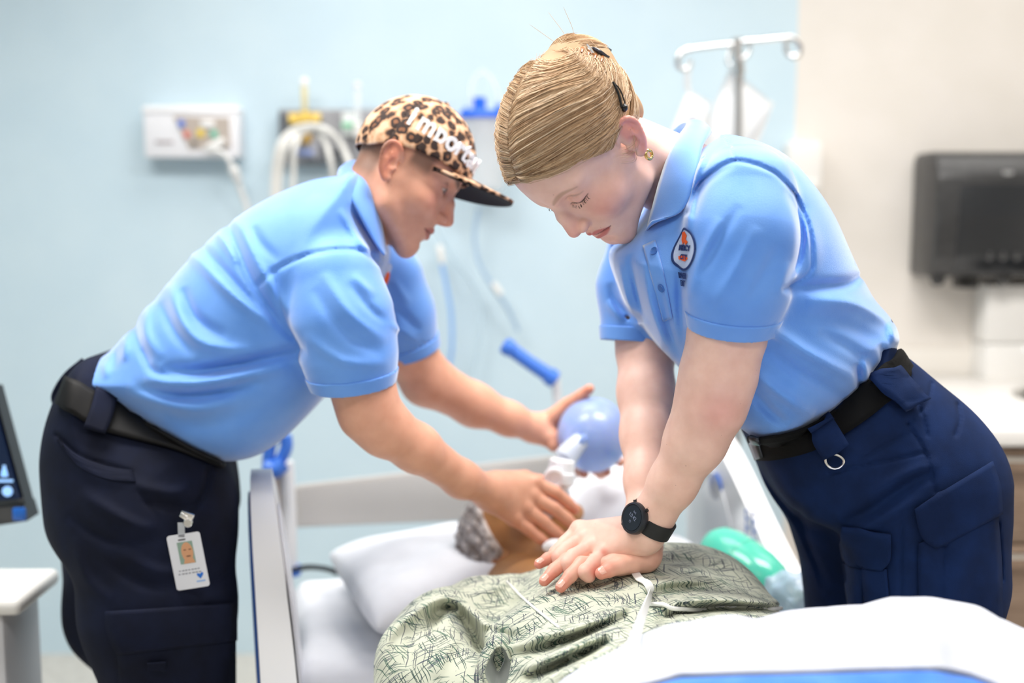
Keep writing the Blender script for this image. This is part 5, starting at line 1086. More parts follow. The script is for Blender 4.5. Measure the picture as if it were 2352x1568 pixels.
MB().box(at(430, 1183, Yb + .001), (.020, .006, .010), Matrix.Rotation(.35, 3, 'Y'), .002).build('clip', CHROME, badge); MB().box(at(422, 1186, Yb - .003), (.012, .003, .006), Matrix.Rotation(.6, 3, 'Y'), .001).build('clip_lever', CHROME, badge)
# ---------------------------------------------------------------- leopard cap
LEO = mat('leopard_print', rough=.8); tc = nd(LEO, 'ShaderNodeTexCoord'); nz = nd(LEO, 'ShaderNodeTexNoise'); nz.inputs['Scale'].default_value = 70; nz.inputs['Detail'].default_value = 3; lk(LEO, tc.outputs['Object'], nz.inputs['Vector'])
mxv = nd(LEO, 'ShaderNodeMix'); mxv.data_type = 'VECTOR'; mxv.inputs[0].default_value = .012; lk(LEO, tc.outputs['Object'], mxv.inputs[4]); lk(LEO, nz.outputs['Color'], mxv.inputs[5])
vo = nd(LEO, 'ShaderNodeTexVoronoi'); vo.inputs['Scale'].default_value = 58; lk(LEO, mxv.outputs[1], vo.inputs['Vector'])
ad = nd(LEO, 'ShaderNodeMath', operation='MULTIPLY_ADD'); lk(LEO, nz.outputs[0], ad.inputs[0]); ad.inputs[1].default_value = .42; lk(LEO, vo.outputs['Distance'], ad.inputs[2])
lk(LEO, ramp(LEO, ad.outputs[0], [(0, srgb(122, 80, 55)), (.40, srgb(135, 88, 60)), (.46, srgb(40, 25, 20)), (.66, srgb(50, 30, 23)), (.78, srgb(198, 150, 112)), (1, srgb(226, 190, 158))]), bsdf(LEO).inputs['Base Color'])
n2 = nd(LEO, 'ShaderNodeTexNoise'); n2.inputs['Scale'].default_value = 900; lk(LEO, tc.outputs['Object'], n2.inputs['Vector']); add_bump(LEO, n2.outputs[0], .3, .001)
CAPR = F32(.0830, .0945, .0945); CAPC = F32(0, .0155, .042)
def rim(y): return np.interp(y, [-.1, -.05, -.02, .019, .045, .09, .12], [.004, .008, .024, .032, .037, .042, .044]).astype(np.float32)
def f_cap(q):
    d = ell(q, CAPC, CAPR); d = np.maximum(d, -(d + .004)); d = smax(d, rim(q[:, 1]) - q[:, 2], .003)
    for a in np.linspace(0, math.pi, 7)[:-1]:            # panel seams
        nrm = F32(math.cos(a), math.sin(a), 0); s = np.abs((q - CAPC) @ nrm); d = d + .0012 * np.exp(-(s / .0016) ** 2)
    return smin(d, np.sqrt(((q - F32(0, .0155, .1365)) ** 2).sum(1)) - .006, .002)
cap = empty('baseball_cap', m_out([[0, 0, .06]])[0]); tag(cap, 'leopard print baseball cap with raised white lettering on the head of the person at left', 'cap')
V, Q = sdf_mesh(f_cap, (-.1, -.1, -.005), (.1, .125, .16), .0022); link('crown', np_mesh('crown', m_out(V), Q), LEO, cap)
def brim_pt(s, t):
    a = s * 1.16; r0 = np.array([.0815 * math.sin(a), CAPC[1] + .0915 * math.cos(a) * .985]); f = math.cos(s * math.pi / 2) ** .55 if abs(s) < 1 else 0
    y = r0[1] + t * .078 * f; x = r0[0] * (1 - .06 * t); z = .052 - .022 * (abs(x) / .07) ** 2 + .006 * t * f - .004 * (1 - f)
    return (x, y, z)
rings = [[brim_pt(s, t) for s in np.linspace(-1, 1, 41)] for t in np.linspace(-.05, 1, 16)]
V, Q = loft_rings([np.array(r) for r in rings]); br = link('brim', np_mesh('brim', m_out(V), Q), LEO, cap); solid(br, .0045, 0)
br.data.materials.append(mat('brim_underside', srgb(28, 24, 24), .8)); br.modifiers['solid'].material_offset = 1 if False else 0
V, Q = loft_rings([np.array(r) - [0, 0, .0032] for r in rings]); solid(link('brim_lining', np_mesh('brim_lining', m_out(V), Q), br.data.materials[1], cap), .001)
LETTER = mat('puff_print_white', srgb(250, 250, 250), .6)
for ch, ph in zip('important', (1.90, 1.61, 1.33, 1.11, .92, .75, .55, .33, .15)):
    el0 = .34; D_ = np.array([math.sin(ph) * math.cos(el0), math.cos(ph) * math.cos(el0), math.sin(el0)]); ctr = np.array(CAPC) + D_ * np.array(CAPR); nrm = D_ / np.array(CAPR); nrm /= np.linalg.norm(nrm)
    tang = np.array([-math.cos(ph) * CAPR[0], math.sin(ph) * CAPR[1], 0]); MR = np.array(M_R); FMt = frame_mat(tuple(m_out([ctr + nrm * .0010])[0]), MR @ tang, MR @ np.array([0, 0, 1.]))
    place_text(ch, .044, FMt @ Matrix.Diagonal((.84, 1, 1, 1)), LETTER, 'letter', cap, extrude=.0022, offset=.0014)
# ================================================================ training manikin in the bed
P_SKIN = srgb(178, 126, 76)
pz_ = np.array([-.86, .40, .06]); py_ = np.array([.10, -.05, 1.]); pz_ /= np.linalg.norm(pz_); py_ -= pz_ * (py_ @ pz_); py_ /= np.linalg.norm(py_); px_ = np.cross(py_, pz_)
P_R = np.stack([px_, py_, pz_], 1); P_T = at(1208, 1252, 2.0); p_in, p_out = xf(P_R, P_T, .98)
PP = dict(jaw=.049, brow=.012, browd=.8); 
ncka = p_in(np.array([[.06, 1.86, .70]]))[0]
def pf_head(q): return smin(head_sdf(q, PP), rcone(q, (0, -.02, -.03), ncka, .055, .065), .02)
V, Q = sdf_mesh(pf_head, (-.1, -.13, -.2), (.1, .14, .14), .003); C = head_cols(V.astype(np.float32), P_SKIN, srgb(190, 128, 88), srgb(160, 95, 75), srgb(70, 55, 45), P=PP); parts = [(p_out(V), Q, C)]
def pf_body(p):
    d = smin(ell(p, (.12, 1.60, .70), (.17, .26, .10)), ell(p, (.22, 1.22, .70), (.16, .34, .09)), .06)
    for s in (-1, 1): d = smin(d, chain(p, [np.array([.24 + s * .09, 1.05, .70]), np.array([.32 + s * .10, .80, .80]), np.array([.36 + s * .10, .55, .66])], [.08, .065, .05], .03), .04)
    return smin(d, rcone(p, (.02, 1.90, .69), (.09, 1.70, .71), .072, .085), .03)
V, Q = sdf_mesh(pf_body, (-.1, .45, .55), (.6, 1.95, .9), .012); parts.append((V, Q, P_SKIN))
V, Q, C = union_meshes(parts); manikin = link('training_manikin', np_mesh('training_manikin', V, Q, C), skin_mat('manikin_vinyl', .05))
tag(manikin, 'brown-skinned training manikin with short grey hair lying on the white pillow', 'manikin')
# grey curly wig
GH = mat('hair_grey', rough=.9); noisy(GH, 60, srgb(126, 114, 108), srgb(206, 197, 193), .8, 5, .006, None, .35, .62)
def f_wig(q):
    d = np.minimum(ell(q, (0, -.006, .044), (.0725, .097, .080)), 9) - .012; d = d + .0035 * np.sin(q[:, 0] * 240) * np.sin(q[:, 1] * 220 + 1) * np.sin(q[:, 2] * 230) * 1.4 ; cut = np.maximum(.012 + .9 * np.maximum(q[:, 1] - .005, 0) - q[:, 2], -9); return smax(d, cut, .008)
V, Q = sdf_mesh(f_wig, (-.1, -.13, -.05), (.1, .12, .15), .0035); link('hair', np_mesh('hair', p_out(V), Q), GH, manikin)
# ---------------------------------------------------------------- patterned gown
GOWN = mat('gown_print', rough=.75); tc = nd(GOWN, 'ShaderNodeTexCoord'); sx = nd(GOWN, 'ShaderNodeSeparateXYZ'); lk(GOWN, tc.outputs['Object'], sx.inputs[0])
yy = nd(GOWN, 'ShaderNodeMath', operation='MULTIPLY_ADD'); lk(GOWN, sx.outputs[2], yy.inputs[0]); yy.inputs[1].default_value = .9; lk(GOWN, sx.outputs[1], yy.inputs[2]); cb = nd(GOWN, 'ShaderNodeCombineXYZ'); lk(GOWN, sx.outputs[0], cb.inputs[0]); lk(GOWN, yy.outputs[0], cb.inputs[1])
wob = nd(GOWN, 'ShaderNodeTexNoise'); wob.inputs['Scale'].default_value = 28; wob.inputs['Detail'].default_value = 1; lk(GOWN, cb.outputs[0], wob.inputs['Vector']); wm = nd(GOWN, 'ShaderNodeMix'); wm.data_type = 'VECTOR'; wm.inputs[0].default_value = .010; lk(GOWN, cb.outputs[0], wm.inputs[4]); lk(GOWN, wob.outputs['Color'], wm.inputs[5])
basec = None; cur = nd(GOWN, 'ShaderNodeRGB'); cur.outputs[0].default_value = (*srgb(208, 211, 192), 1); cur = cur.outputs[0]
for ang, s1, s2, col, th, keep, off in ((1.25, 17, 567, (24, 66, 66), .16, .74, 0), (-.35, 16, 540, (34, 50, 84), .16, .76, 3.3), (.95, 19, 594, (52, 104, 86), .16, .76, 7.7), (-.75, 15, 567, (24, 56, 60), .15, .80, 11.2), (1.62, 18, 594, (40, 46, 74), .15, .80, 17.1), (.1, 19, 594, (34, 80, 72), .15, .82, 23.4)):
    mp = nd(GOWN, 'ShaderNodeMapping'); mp.vector_type = 'POINT'; mp.inputs['Rotation'].default_value = (0, 0, ang); mp.inputs['Location'].default_value = (off, off * .7, 0); lk(GOWN, wm.outputs[1], mp.inputs[0])
    sc_ = nd(GOWN, 'ShaderNodeVectorMath', operation='MULTIPLY'); sc_.inputs[1].default_value = (s1, s2, 1); lk(GOWN, mp.outputs[0], sc_.inputs[0])
    vo = nd(GOWN, 'ShaderNodeTexVoronoi'); vo.voronoi_dimensions = '2D'; vo.inputs['Scale'].default_value = 1; vo.inputs['Randomness'].default_value = 1; lk(GOWN, sc_.outputs[0], vo.inputs['Vector'])
    lt = nd(GOWN, 'ShaderNodeMath', operation='LESS_THAN'); lk(GOWN, vo.outputs['Distance'], lt.inputs[0]); lt.inputs[1].default_value = th + .20
    sp_ = nd(GOWN, 'ShaderNodeSeparateColor'); lk(GOWN, vo.outputs['Color'], sp_.inputs[0]); gt = nd(GOWN, 'ShaderNodeMath', operation='GREATER_THAN'); lk(GOWN, sp_.outputs[0], gt.inputs[0]); gt.inputs[1].default_value = keep
    # broken coverage in clumps
    cl = nd(GOWN, 'ShaderNodeTexNoise'); cl.inputs['Scale'].default_value = 22; lk(GOWN, mp.outputs[0], cl.inputs['Vector']); g2 = nd(GOWN, 'ShaderNodeMath', operation='GREATER_THAN'); lk(GOWN, cl.outputs[0], g2.inputs[0]); g2.inputs[1].default_value = .44
    m1 = nd(GOWN, 'ShaderNodeMath', operation='MULTIPLY'); lk(GOWN, lt.outputs[0], m1.inputs[0]); lk(GOWN, gt.outputs[0], m1.inputs[1]); m2 = nd(GOWN, 'ShaderNodeMath', operation='MULTIPLY'); lk(GOWN, m1.outputs[0], m2.inputs[0]); lk(GOWN, g2.outputs[0], m2.inputs[1])
    m3 = nd(GOWN, 'ShaderNodeMath', operation='MULTIPLY'); lk(GOWN, m2.outputs[0], m3.inputs[0]); m3.inputs[1].default_value = .85
    mx = nd(GOWN, 'ShaderNodeMix'); mx.data_type = 'RGBA'; lk(GOWN, m3.outputs[0], mx.inputs[0]); lk(GOWN, cur, mx.inputs[6]); mx.inputs[7].default_value = (*srgb(*col), 1); cur = mx.outputs[2]
lk(GOWN, cur, bsdf(GOWN).inputs['Base Color']); n2 = nd(GOWN, 'ShaderNodeTexNoise'); n2.inputs['Scale'].default_value = 1200; lk(GOWN, tc.outputs['Object'], n2.inputs['Vector']); add_bump(GOWN, n2.outputs[0], .15, .001); bsdf(GOWN).inputs['Sheen Weight'].default_value = .1; bsdf(GOWN).inputs['Specular IOR Level'].default_value = .25
gfold = pfold([
    ([(872, 1540), (888, 1465), (944, 1408), (1005, 1374), (1037, 1378), (1106, 1424), (1160, 1485)], .020, 17), ([(977, 1470), (1003, 1415), (1037, 1396), (1066, 1420), (1098, 1485), (1122, 1520)], -.024, 15), ([(1000, 1402), (1030, 1412), (1060, 1402)], .010, 9), ([(930, 1540), (950, 1470), (985, 1430)], -.008, 16), ([(1000, 1560), (1020, 1500), (1050, 1460)], .010, 16),
    ([(1150, 1488), (1227, 1463), (1308, 1446), (1389, 1418), (1450, 1386)], .018, 14), ([(1170, 1505), (1267, 1482), (1368, 1444), (1455, 1404)], -.020, 11), ([(1180, 1545), (1267, 1508), (1368, 1460), (1440, 1425)], .017, 14), ([(1195, 1562), (1300, 1520), (1400, 1474)], -.018, 11), ([(1240, 1568), (1340, 1525), (1430, 1480)], .014, 13), ([(1110, 1440), (1180, 1465), (1240, 1455)], -.014, 12),
    ([(1489, 1400), (1611, 1375), (1823, 1388)], .014, 11), ([(1500, 1425), (1643, 1396), (1800, 1398)], -.016, 9), ([(1463, 1478), (1547, 1434), (1690, 1414)], .014, 11), ([(1480, 1490), (1580, 1450), (1700, 1425)], -.012, 9), ([(1480, 1370), (1560, 1350), (1680, 1350)], -.010, 12), ([(1450, 1360), (1540, 1335), (1640, 1335)], .008, 13), ([(1500, 1320), (1570, 1290), (1650, 1310), (1740, 1360)], -.006, 14), ([(1080, 1360), (1140, 1345), (1190, 1310)], .008, 16), ([(1130, 1400), (1200, 1380), (1260, 1330)], -.006, 16),
    ([(1120, 1525), (1150, 1505), (1180, 1520)], -.012, 10), ([(1300, 1360), (1360, 1345), (1420, 1335)], -.006, 10),
], (820, 1200), (1960, 1700), 2.)
GA = [at(1195, 1390, 1.70), at(1108, 1425, 1.65), at(1030, 1472, 1.58), at(985, 1550, 1.50), at(1080, 1600, 1.43)]; GAr = [.042, .060, .066, .068, .058]
CUFF = np.array([9., 9., 9.])
def gf(p):
    d = smin(smin(ell(p, (.17, 1.57, .70), (.205, .25, .168)), ell(p, (.07, 1.465, .735), (.105, .13, .108)), .03), ell(p, (.23, 1.26, .70), (.26, .36, .165)), .08)
    d = smin(d, ell(p, (.280, 1.62, .735), (.105, .16, .113)), .05)
    d = smin(d, chain(p, GA, GAr, .03), .045)
    m = np.abs(d) < .05; d[m] -= gfold(p[m]); d = smax(d, -(p[:, 2] - .597), .01)
    hd = rcone(p, P_T, (.06, 1.84, .73), .070, .046); d = smax(d, -hd, .01)
    d = smax(d, -ell(p, CUFF, (.0165, .05, .031)), .004)
    for H in (top, bot):
        m = np.abs(d) < .02
        if m.any(): d[m] = smax(d[m], -(hand_sdf(p[m], H) - .0005), .003)
    return d
CUFF = on_surf(gf, 1142, 1534, 1.1, 2.0, -.002)[0]
V, Q = sdf_mesh(gf, (-.28, .86, .585), (.55, 1.96, .93), .0040, margin=1.3); V = relax(V, Q, 1, .4)
gown = link('hospital_gown', np_mesh('hospital_gown', V, Q), GOWN, manikin); gown['label'] = 'pale green gown printed with dark crossed strokes'
TAPE = mat('tape_white', srgb(244, 244, 242), .6)
def lay(pts, Y0=1.1, Y1=2.0, lift=.003, n=40): S = spline(np.array(pts, float), n); P = surf_hits(gf, rays(S[:, 0], S[:, 1], Y0), rays(S[:, 0], S[:, 1], Y1)); g = grads(gf, P); return P + g * lift, g
P, g = lay([(1396, 1318), (1420, 1309), (1442, 1306), (1456, 1318), (1470, 1336), (1488, 1346), (1490, 1365)], lift=.004); MB().ribbon(P, g, .011, .0012).build('gown_tie', TAPE, gown)
P = spline(np.array([P[-1], at(1480, 1400, 1.26), at(1455, 1470, 1.15), at(1430, 1540, 1.08), at(1415, 1600, 1.04)]), 24); MB().ribbon(P, [(.5, -.8, .3)] * 24, [.011 + .008 * i / 23 for i in range(24)], .0012).build('gown_tie', TAPE, gown)
P, g = lay([(1488, 1392), (1560, 1393), (1660, 1397), (1790, 1393)]); MB().tube(P, .0028, 8).build('gown_cord', TAPE, gown)
P, g = lay([(1163, 1336), (1190, 1362), (1222, 1392), (1285, 1443)], lift=.001); MB().tube(P, .0018, 8).build('gown_piping', TAPE, gown)
# open cuff of the empty sleeve
oc = CUFF + np.array([0, -.007, 0]); ou, ov = np.array([1, .2, 0]), np.array([.05, .25, 1.]); ring0 = []; ring1 = []; ring2 = []
for k in range(28):
    a = 2 * math.pi * k / 28; w = .0165 * (1 + .10 * math.cos(4 * a)) * (1 - .25 * max(0, -math.sin(a))); hgt = .030; e = oc + ou * w * math.cos(a) + ov * hgt * math.sin(a); ring0.append(e); ring1.append(oc + ou * w * 1.5 * math.cos(a) + ov * hgt * 1.25 * math.sin(a) + np.array([.0, .022, 0])); ring2.append(oc + ou * w * .4 * math.cos(a) + ov * hgt * .5 * math.sin(a) + np.array([0, .040, 0]))
V, Q = loft_rings([np.array(ring0), np.array(ring1)], True); solid(link('sleeve_mouth', np_mesh('sleeve_mouth', V, Q), GOWN, gown), .002)
V, Q = loft_rings([np.array(ring0), np.array(ring2)], True); link('sleeve_lining', np_mesh('sleeve_lining', V, Q), mat('gown_reverse', srgb(196, 200, 198), .8), gown)
MB().tube(ring0, .0016, 6, closed=True).build('cuff_hem', GOWN, gown)
# ---------------------------------------------------------------- blanket over the legs
top_px = [(1250, 1600), (1300, 1562), (1380, 1520), (1450, 1482), (1550, 1440), (1700, 1406), (1850, 1394), (2000, 1394), (2060, 1388), (2150, 1402), (2250, 1418), (2310, 1442), (2400, 1490), (2600, 1600)]
YR = 1.18; tp = np.array([at(x, y, YR) for x, y in top_px]); nx, ny = 200, 150; X = np.linspace(tp[0, 0], .80, nx); Yv = np.linspace(.62, 1.34, ny); XX, YY = np.meshgrid(X, Yv, indexing='ij')
base = np.interp(XX, tp[:, 0], tp[:, 2]); back = np.clip((YY - YR) / .16, 0, 1); front = np.clip((YR - YY) / .5, 0, 1); ZZ = base - .22 * back ** 2 - .10 * front ** 1.5
ZZ += (.008 * noise2(XX, YY, 21, 22) + .012 * np.abs(noise2(XX, YY, 33, 16)) - .006 + .007 * np.abs(noise2(XX + .3 * YY, YY * .4, 51, 40))) * (1 - back) + .010 * np.exp(-((XX - .42 - .35 * (YY - 1.1)) / .02) ** 2) * np.clip((YR + .03 - YY) * 12, 0, 1) - .008 * np.exp(-((XX - .30 + .3 * (YY - 1.1)) / .03) ** 2) + .006 * np.exp(-((XX - .62 + .5 * (YY - 1.1)) / .018) ** 2)
V = np.stack([XX, YY, ZZ], -1).reshape(-1, 3); ij = np.arange(nx - 1)[:, None] * ny + np.arange(ny - 1)[None]; Q = np.stack([ij, ij + ny, ij + ny + 1, ij + 1], -1).reshape(-1, 4)
uu, vv = proj(V)
def blu_edge(u): return np.interp(u, [1180, 1380, 1480, 1560, 1700, 1900, 2050, 2150, 2230, 2290, 2400], [1660, 1600, 1568, 1546, 1541, 1536, 1531, 1530, 1545, 1568, 1640])
G_ = (vv - blu_edge(uu)).reshape(nx, ny); KR = 60; Vn = np.empty((nx, ny, 3))
for i in range(nx):                     # row KR of the cloth runs along the blue blanket's edge
    g_ = G_[i]; k = int(np.argmax(g_ < 0)) if (g_ < 0).any() else ny // 3; ye = Yv[k] if k == 0 else Yv[k - 1] + (Yv[k] - Yv[k - 1]) * g_[k - 1] / max(g_[k - 1] - g_[k], 1e-6); ye = min(max(ye, .64), 1.25)
    yn = np.concatenate([np.linspace(Yv[0], ye, KR + 1), np.linspace(ye, Yv[-1], ny - KR)[1:]]); Vn[i, :, 0] = X[i]; Vn[i, :, 1] = yn; Vn[i, :, 2] = np.interp(yn, Yv, ZZ[i])
V = Vn.reshape(-1, 3); wq = np.broadcast_to(np.arange(ny - 1)[None] < KR, (nx - 1, ny - 1)).ravel()
COTTON = fabric('cotton_blanket_white', srgb(186, 190, 200), srgb(195, 198, 208), 700, .25, .9, .1)
bl = solid(link('top_sheet', np_mesh('top_sheet', V, Q[~wq]), COTTON), .008, -1); tag(bl, 'rumpled white sheet over the legs in the lower right foreground', 'sheet')
BLUEC = fabric('blanket_blue', srgb(66, 120, 208), srgb(84, 138, 222), 700, .4, .9, .3)
b2 = solid(link('blue_blanket', np_mesh('blue_blanket', V + [0, 0, -.004], Q[wq]), BLUEC), .010, -1); tag(b2, 'blue blanket showing below the white sheet at the bottom right edge', 'blanket')
# ---------------------------------------------------------------- bag valve mask held by the person in the cap
bv = empty('bag_valve_mask', tuple(at(1340, 1040, 2.04))); tag(bv, 'translucent blue resuscitator bag with clear valve and face mask held in two hands', 'resuscitator')
BB = mat('bag_blue', srgb(172, 198, 254), .28); bsdf(BB).inputs['Subsurface Weight'].default_value = .5; bsdf(BB).inputs['Subsurface Radius'].default_value = (.03, .04, .08); bsdf(BB).inputs['Transmission Weight'].default_value = .45
bc = at(1362, 998, 2.05)
def f_bag(p): return smin(ell(p, bc, (.0655, .075, .0685)), rcone(p, bc, at(1322, 1024, 2.0), .03, .018), .02)
V, Q = sdf_mesh(f_bag, bc - .11, bc + .11, .004); link('bag', np_mesh('bag', V, Q), BB, bv)
CLV = mat('valve_clear', srgb(232, 240, 252), .12, 0, Alpha=.7); WHV = mat('valve_white', srgb(246, 246, 250), .3)
MB().tube(spline([at(1334, 1012, 1.985), at(1316, 1030, 1.975), at(1298, 1052, 1.965)], 12), [.016, .017, .017, .018, .018, .019, .019, .020, .020, .021, .021, .021], 18).build('swivel_elbow', CLV, bv)
MB().lathe([(.020, -.004), (.0215, 0), (.0215, .006), (.018, .008)], at(1330, 1016, 1.985), Matrix.Rotation(-.7, 3, 'Y'), 20).build('swivel_ring', BB, bv)
va, vb = at(1284, 1118, 1.95), at(1292, 1058, 1.955); Rv = Vector(vb - va).to_track_quat('Z', 'Y').to_matrix(); L_ = float(np.linalg.norm(vb - va))
MB().lathe([(.016, -.012), (.018, 0), (.026, .008), (.0265, L_ * .55), (.0235, L_ * .6), (.0225, L_), (.018, L_ + .004)], va, Rv, 26).build('valve_body', WHV, bv)
MB().lathe([(.017, 0), (.018, .006), (.0175, .014), (.013, .015), (.012, .010), (.0001, .010)], at(1272, 1094, 1.93), Matrix.Rotation(math.pi / 2, 3, 'X'), 22).build('exhale_port', WHV, bv)
ma = p_out([[0, .085, -.035]])[0].astype(float); mtop = at(1296, 1128, 1.955); Rm_ = Vector(mtop - ma).to_track_quat('Z', 'Y').to_matrix(); Lm = float(np.linalg.norm(mtop - ma))
MB().lathe([(.052, -.008), (.054, .004), (.046, .012), (.040, Lm * .45), (.022, Lm * .78), (.014, Lm * .86), (.014, Lm)], ma, Rm_, 30).build('mask_dome', CLV, bv)
MB().tube([ma + np.array(Rm_ @ Vector((.050 * math.cos(a), .050 * math.sin(a), -.004))) for a in np.linspace(0, 2 * math.pi, 31)[:-1]], .010, 12, closed=True).build('mask_cushion', WHV, bv)
gz_ = [at(1246, 1256, 1.84), at(1262, 1248, 1.84), at(1278, 1256, 1.84), at(1308, 1262, 1.83), at(1290, 1266, 1.87), at(1262, 1264, 1.875)]
mb_ = MB(); mb_.tube(spline(np.array([gz_[0], gz_[2], gz_[3]]), 8), [.004, .010, .013, .014, .014, .013, .010, .006], 10); mb_.build('mask_rim_flap', WHV, bv)
# spare teal resuscitator on the sheet
tv = empty('spare_resuscitator', tuple(at(1720, 1300, 1.98))); tag(tv, 'teal green resuscitator bag with clear collar lying on the sheet', 'resuscitator')
TEAL = mat('bag_teal', srgb(92, 208, 182), .18); bsdf(TEAL).inputs['Subsurface Weight'].default_value = .4; bsdf(TEAL).inputs['Subsurface Radius'].default_value = (.02, .05, .04); bsdf(TEAL).inputs['Transmission Weight'].default_value = .2
ta, tb = at(1655, 1262, 2.02), at(1795, 1362, 1.90); Rt = Vector(tb - ta).to_track_quat('Z', 'Y').to_matrix(); Lt = float(np.linalg.norm(tb - ta))
MB().lathe([(.012, -.030), (.030, -.024), (.042, -.008), (.0485, .02), (.050, .05), (.0485, Lt * .62), (.042, Lt * .82), (.032, Lt * .92), (.028, Lt * .96)], ta, Rt, 32).build('bag', TEAL, tv)
for zz in (.055,): MB().tube([ta + np.array(Rt @ Vector((.0495 * math.cos(a), .0495 * math.sin(a), zz))) for a in np.linspace(0, 2 * math.pi, 33)[:-1]], .0014, 6, closed=True).build('bag_rib', mat('teal_dark', srgb(58, 180, 152), .3), tv)
TCL = mat('collar_clear_green', srgb(200, 236, 226), .12, 0, Alpha=.6)
MB().lathe([(.029, Lt * .86), (.034, Lt * .90), (.034, Lt * 1.02), (.028, Lt * 1.06), (.024, Lt * 1.2), (.024, Lt * 1.32)], ta, Rt, 28).build('collar', TCL, tv)
c0, c1 = at(1800, 1362, 1.88), at(1950, 1400, 1.78); rb = np.random.default_rng(5).uniform(0, 6.28, 6)
def f_res(p):
    d = rcone(p, c0, c1, .036, .050); return d + .004 * np.sin(p[:, 0] * 160 + rb[0]) * np.sin(p[:, 2] * 150 + rb[1]) + .003 * np.sin(p[:, 1] * 230 + p[:, 0] * 120 + rb[2])
V, Q = sdf_mesh(f_res, np.minimum(c0, c1) - .07, np.maximum(c0, c1) + .07, .005, margin=1.3); link('reservoir', np_mesh('reservoir', V, Q), mat('reservoir_film', srgb(176, 198, 222), .12, 0, Alpha=.55), tv)
# black cable along the sheet behind the pillow
cb_ = link('power_cable', bpy.data.meshes.new('tmp')) if False else MB().tube(spline([at(672, 1308, 2.34), at(710, 1302, 2.33), at(750, 1306, 2.31), at(775, 1315, 2.28)], 14), .006, 8).build('power_cable', BLK if 'BLK' in globals() else mat('cable_black', srgb(30, 34, 40), .5)); tag(cb_, 'short dark cable lying behind the plump white pillow', 'cable')
# ================================================================ wall units
WY = WALLY
def wx(px, py, d=0.): return at(px, py, WY - d)
WPL = mat('device_white', srgb(236, 236, 240), .4)
nc = empty('nurse_call_station', tuple(wx(440, 365, .05))); tag(nc, 'white call station with coloured buttons and a corded plug on the blue wall', 'call station')
a, b = wx(327, 242, .07), wx(550, 362, .07)
MB().box(((a[0] + b[0]) / 2, WY - .036, (a[2] + b[2]) / 2), (b[0] - a[0], .07, a[2] - b[2]), None, .008).build('housing', WPL, nc)
MB().box(((a[0] + b[0]) / 2, WY - .038, a[2] - .012), (b[0] - a[0] + .004, .078, .020), None, .008).build('top_rim', mat('device_bright', srgb(248, 248, 250), .35), nc)
FR = lambda d: Matrix(((1, 0, 0, 0), (0, 0, -1, WY - d), (0, 1, 0, 0), (0, 0, 0, 1)))
pp = [wx(x, y, .072)[[0, 2]] for x, y in ((398, 266), (527, 270), (530, 340), (435, 342))]
MB().prism([tuple(q) for q in pp], FR(.0715), .003).build('control_panel', mat('panel_taupe', srgb(186, 174, 164), .5), nc)
for px, py, w, h, col in ((417, 284, .017, .020, (86, 130, 225)), (429, 309, .016, .018, (226, 110, 96)), (461, 306, .020, .022, (238, 208, 88)), (492, 308, .018, .020, (120, 205, 180)), (477, 285, .040, .020, (240, 240, 240)), (446, 330, .014, .010, (60, 62, 60))):
    c = wx(px, py, .075); MB().box((c[0], WY - .0775, c[2]), (w, .008, h), None, .003).build('button', mat('button_%d_%d' % (px, py), srgb(*col), .4), nc)
c = wx(377, 326, .072); MB().box((c[0], WY - .0725, c[2]), (.050, .004, .008), None, .001).build('slot', mat('slot_grey', srgb(170, 160, 162), .5), nc)
cordm = mat('cord_white', srgb(232, 232, 230), .45)
MB().tube(spline([wx(515, 322, .09), wx(490, 335, .10), wx(472, 345, .10)], 10), [.010, .011, .012, .012, .012, .012, .012, .011, .010, .008], 12).build('plug', cordm, nc)
MB().tube(spline([wx(474, 346, .10), wx(500, 347, .10), wx(522, 362, .09), wx(536, 392, .08)], 20), .008, 10).build('cord', cordm, nc)
MB().tube(spline([wx(534, 384, .08), wx(542, 402, .07), wx(548, 420, .06)], 10), [.011, .015, .016, .015, .013, .013, .014, .013, .011, .009], 12).build('cord_joint', cordm, nc)
MB().tube(spline([wx(548, 420, .06), wx(556, 445, .05), wx(568, 480, .04), wx(575, 560, .04)], 16), .008, 10).build('cord', cordm, nc)
# gas outlet rail
RAILM = noisy(mat('rail_grey', rough=.45), 20, srgb(142, 142, 146), srgb(160, 160, 164)); rl = empty('gas_outlet_rail', tuple(wx(760, 375, .05))); tag(rl, 'grey medical gas outlet rail with yellow and green outlets', 'outlet rail')
a, b = wx(638, 250, .05), wx(905, 378, .05)
MB().box(((a[0] + b[0]) / 2, WY - .02, (a[2] + b[2]) / 2), (b[0] - a[0], .04, a[2] - b[2]), None, .004).build('back_plate', RAILM, rl)
DKG = mat('rail_dark', srgb(96, 100, 106), .5)
pl = [wx(x, y, .05)[[0, 2]] for x, y in ((640, 254), (664, 270), (664, 352), (640, 374))]; MB().prism([tuple(q) for q in pl], FR(.041), .008).build('end_cap', DKG, rl)
for px, py, w, h, col, dd in ((682, 272, .048, .030, (250, 214, 110), .06), (722, 270, .034, .026, (248, 216, 120), .055), (700, 318, .030, .028, (236, 190, 90), .06), (706, 345, .060, .048, (190, 192, 202), .05), (806, 285, .050, .065, (228, 234, 232), .06)):
    c = wx(px, py, dd); MB().box((c[0], WY - dd + .01, c[2]), (w, .03, h), None, .005).build('outlet', mat('outlet_%d' % px, srgb(*col), .45), rl)
c = wx(700, 350, .07); MB().box((c[0], WY - .067, c[2]), (.045, .004, .014), None, .001).build('blue_label', mat('label_blue', srgb(140, 160, 215), .5), rl)
c = wx(800, 287, .08); MB().box((c[0], WY - .0765, c[2]), (.038, .004, .012), None, .001).build('green_label', mat('label_green', srgb(130, 210, 165), .5), rl)
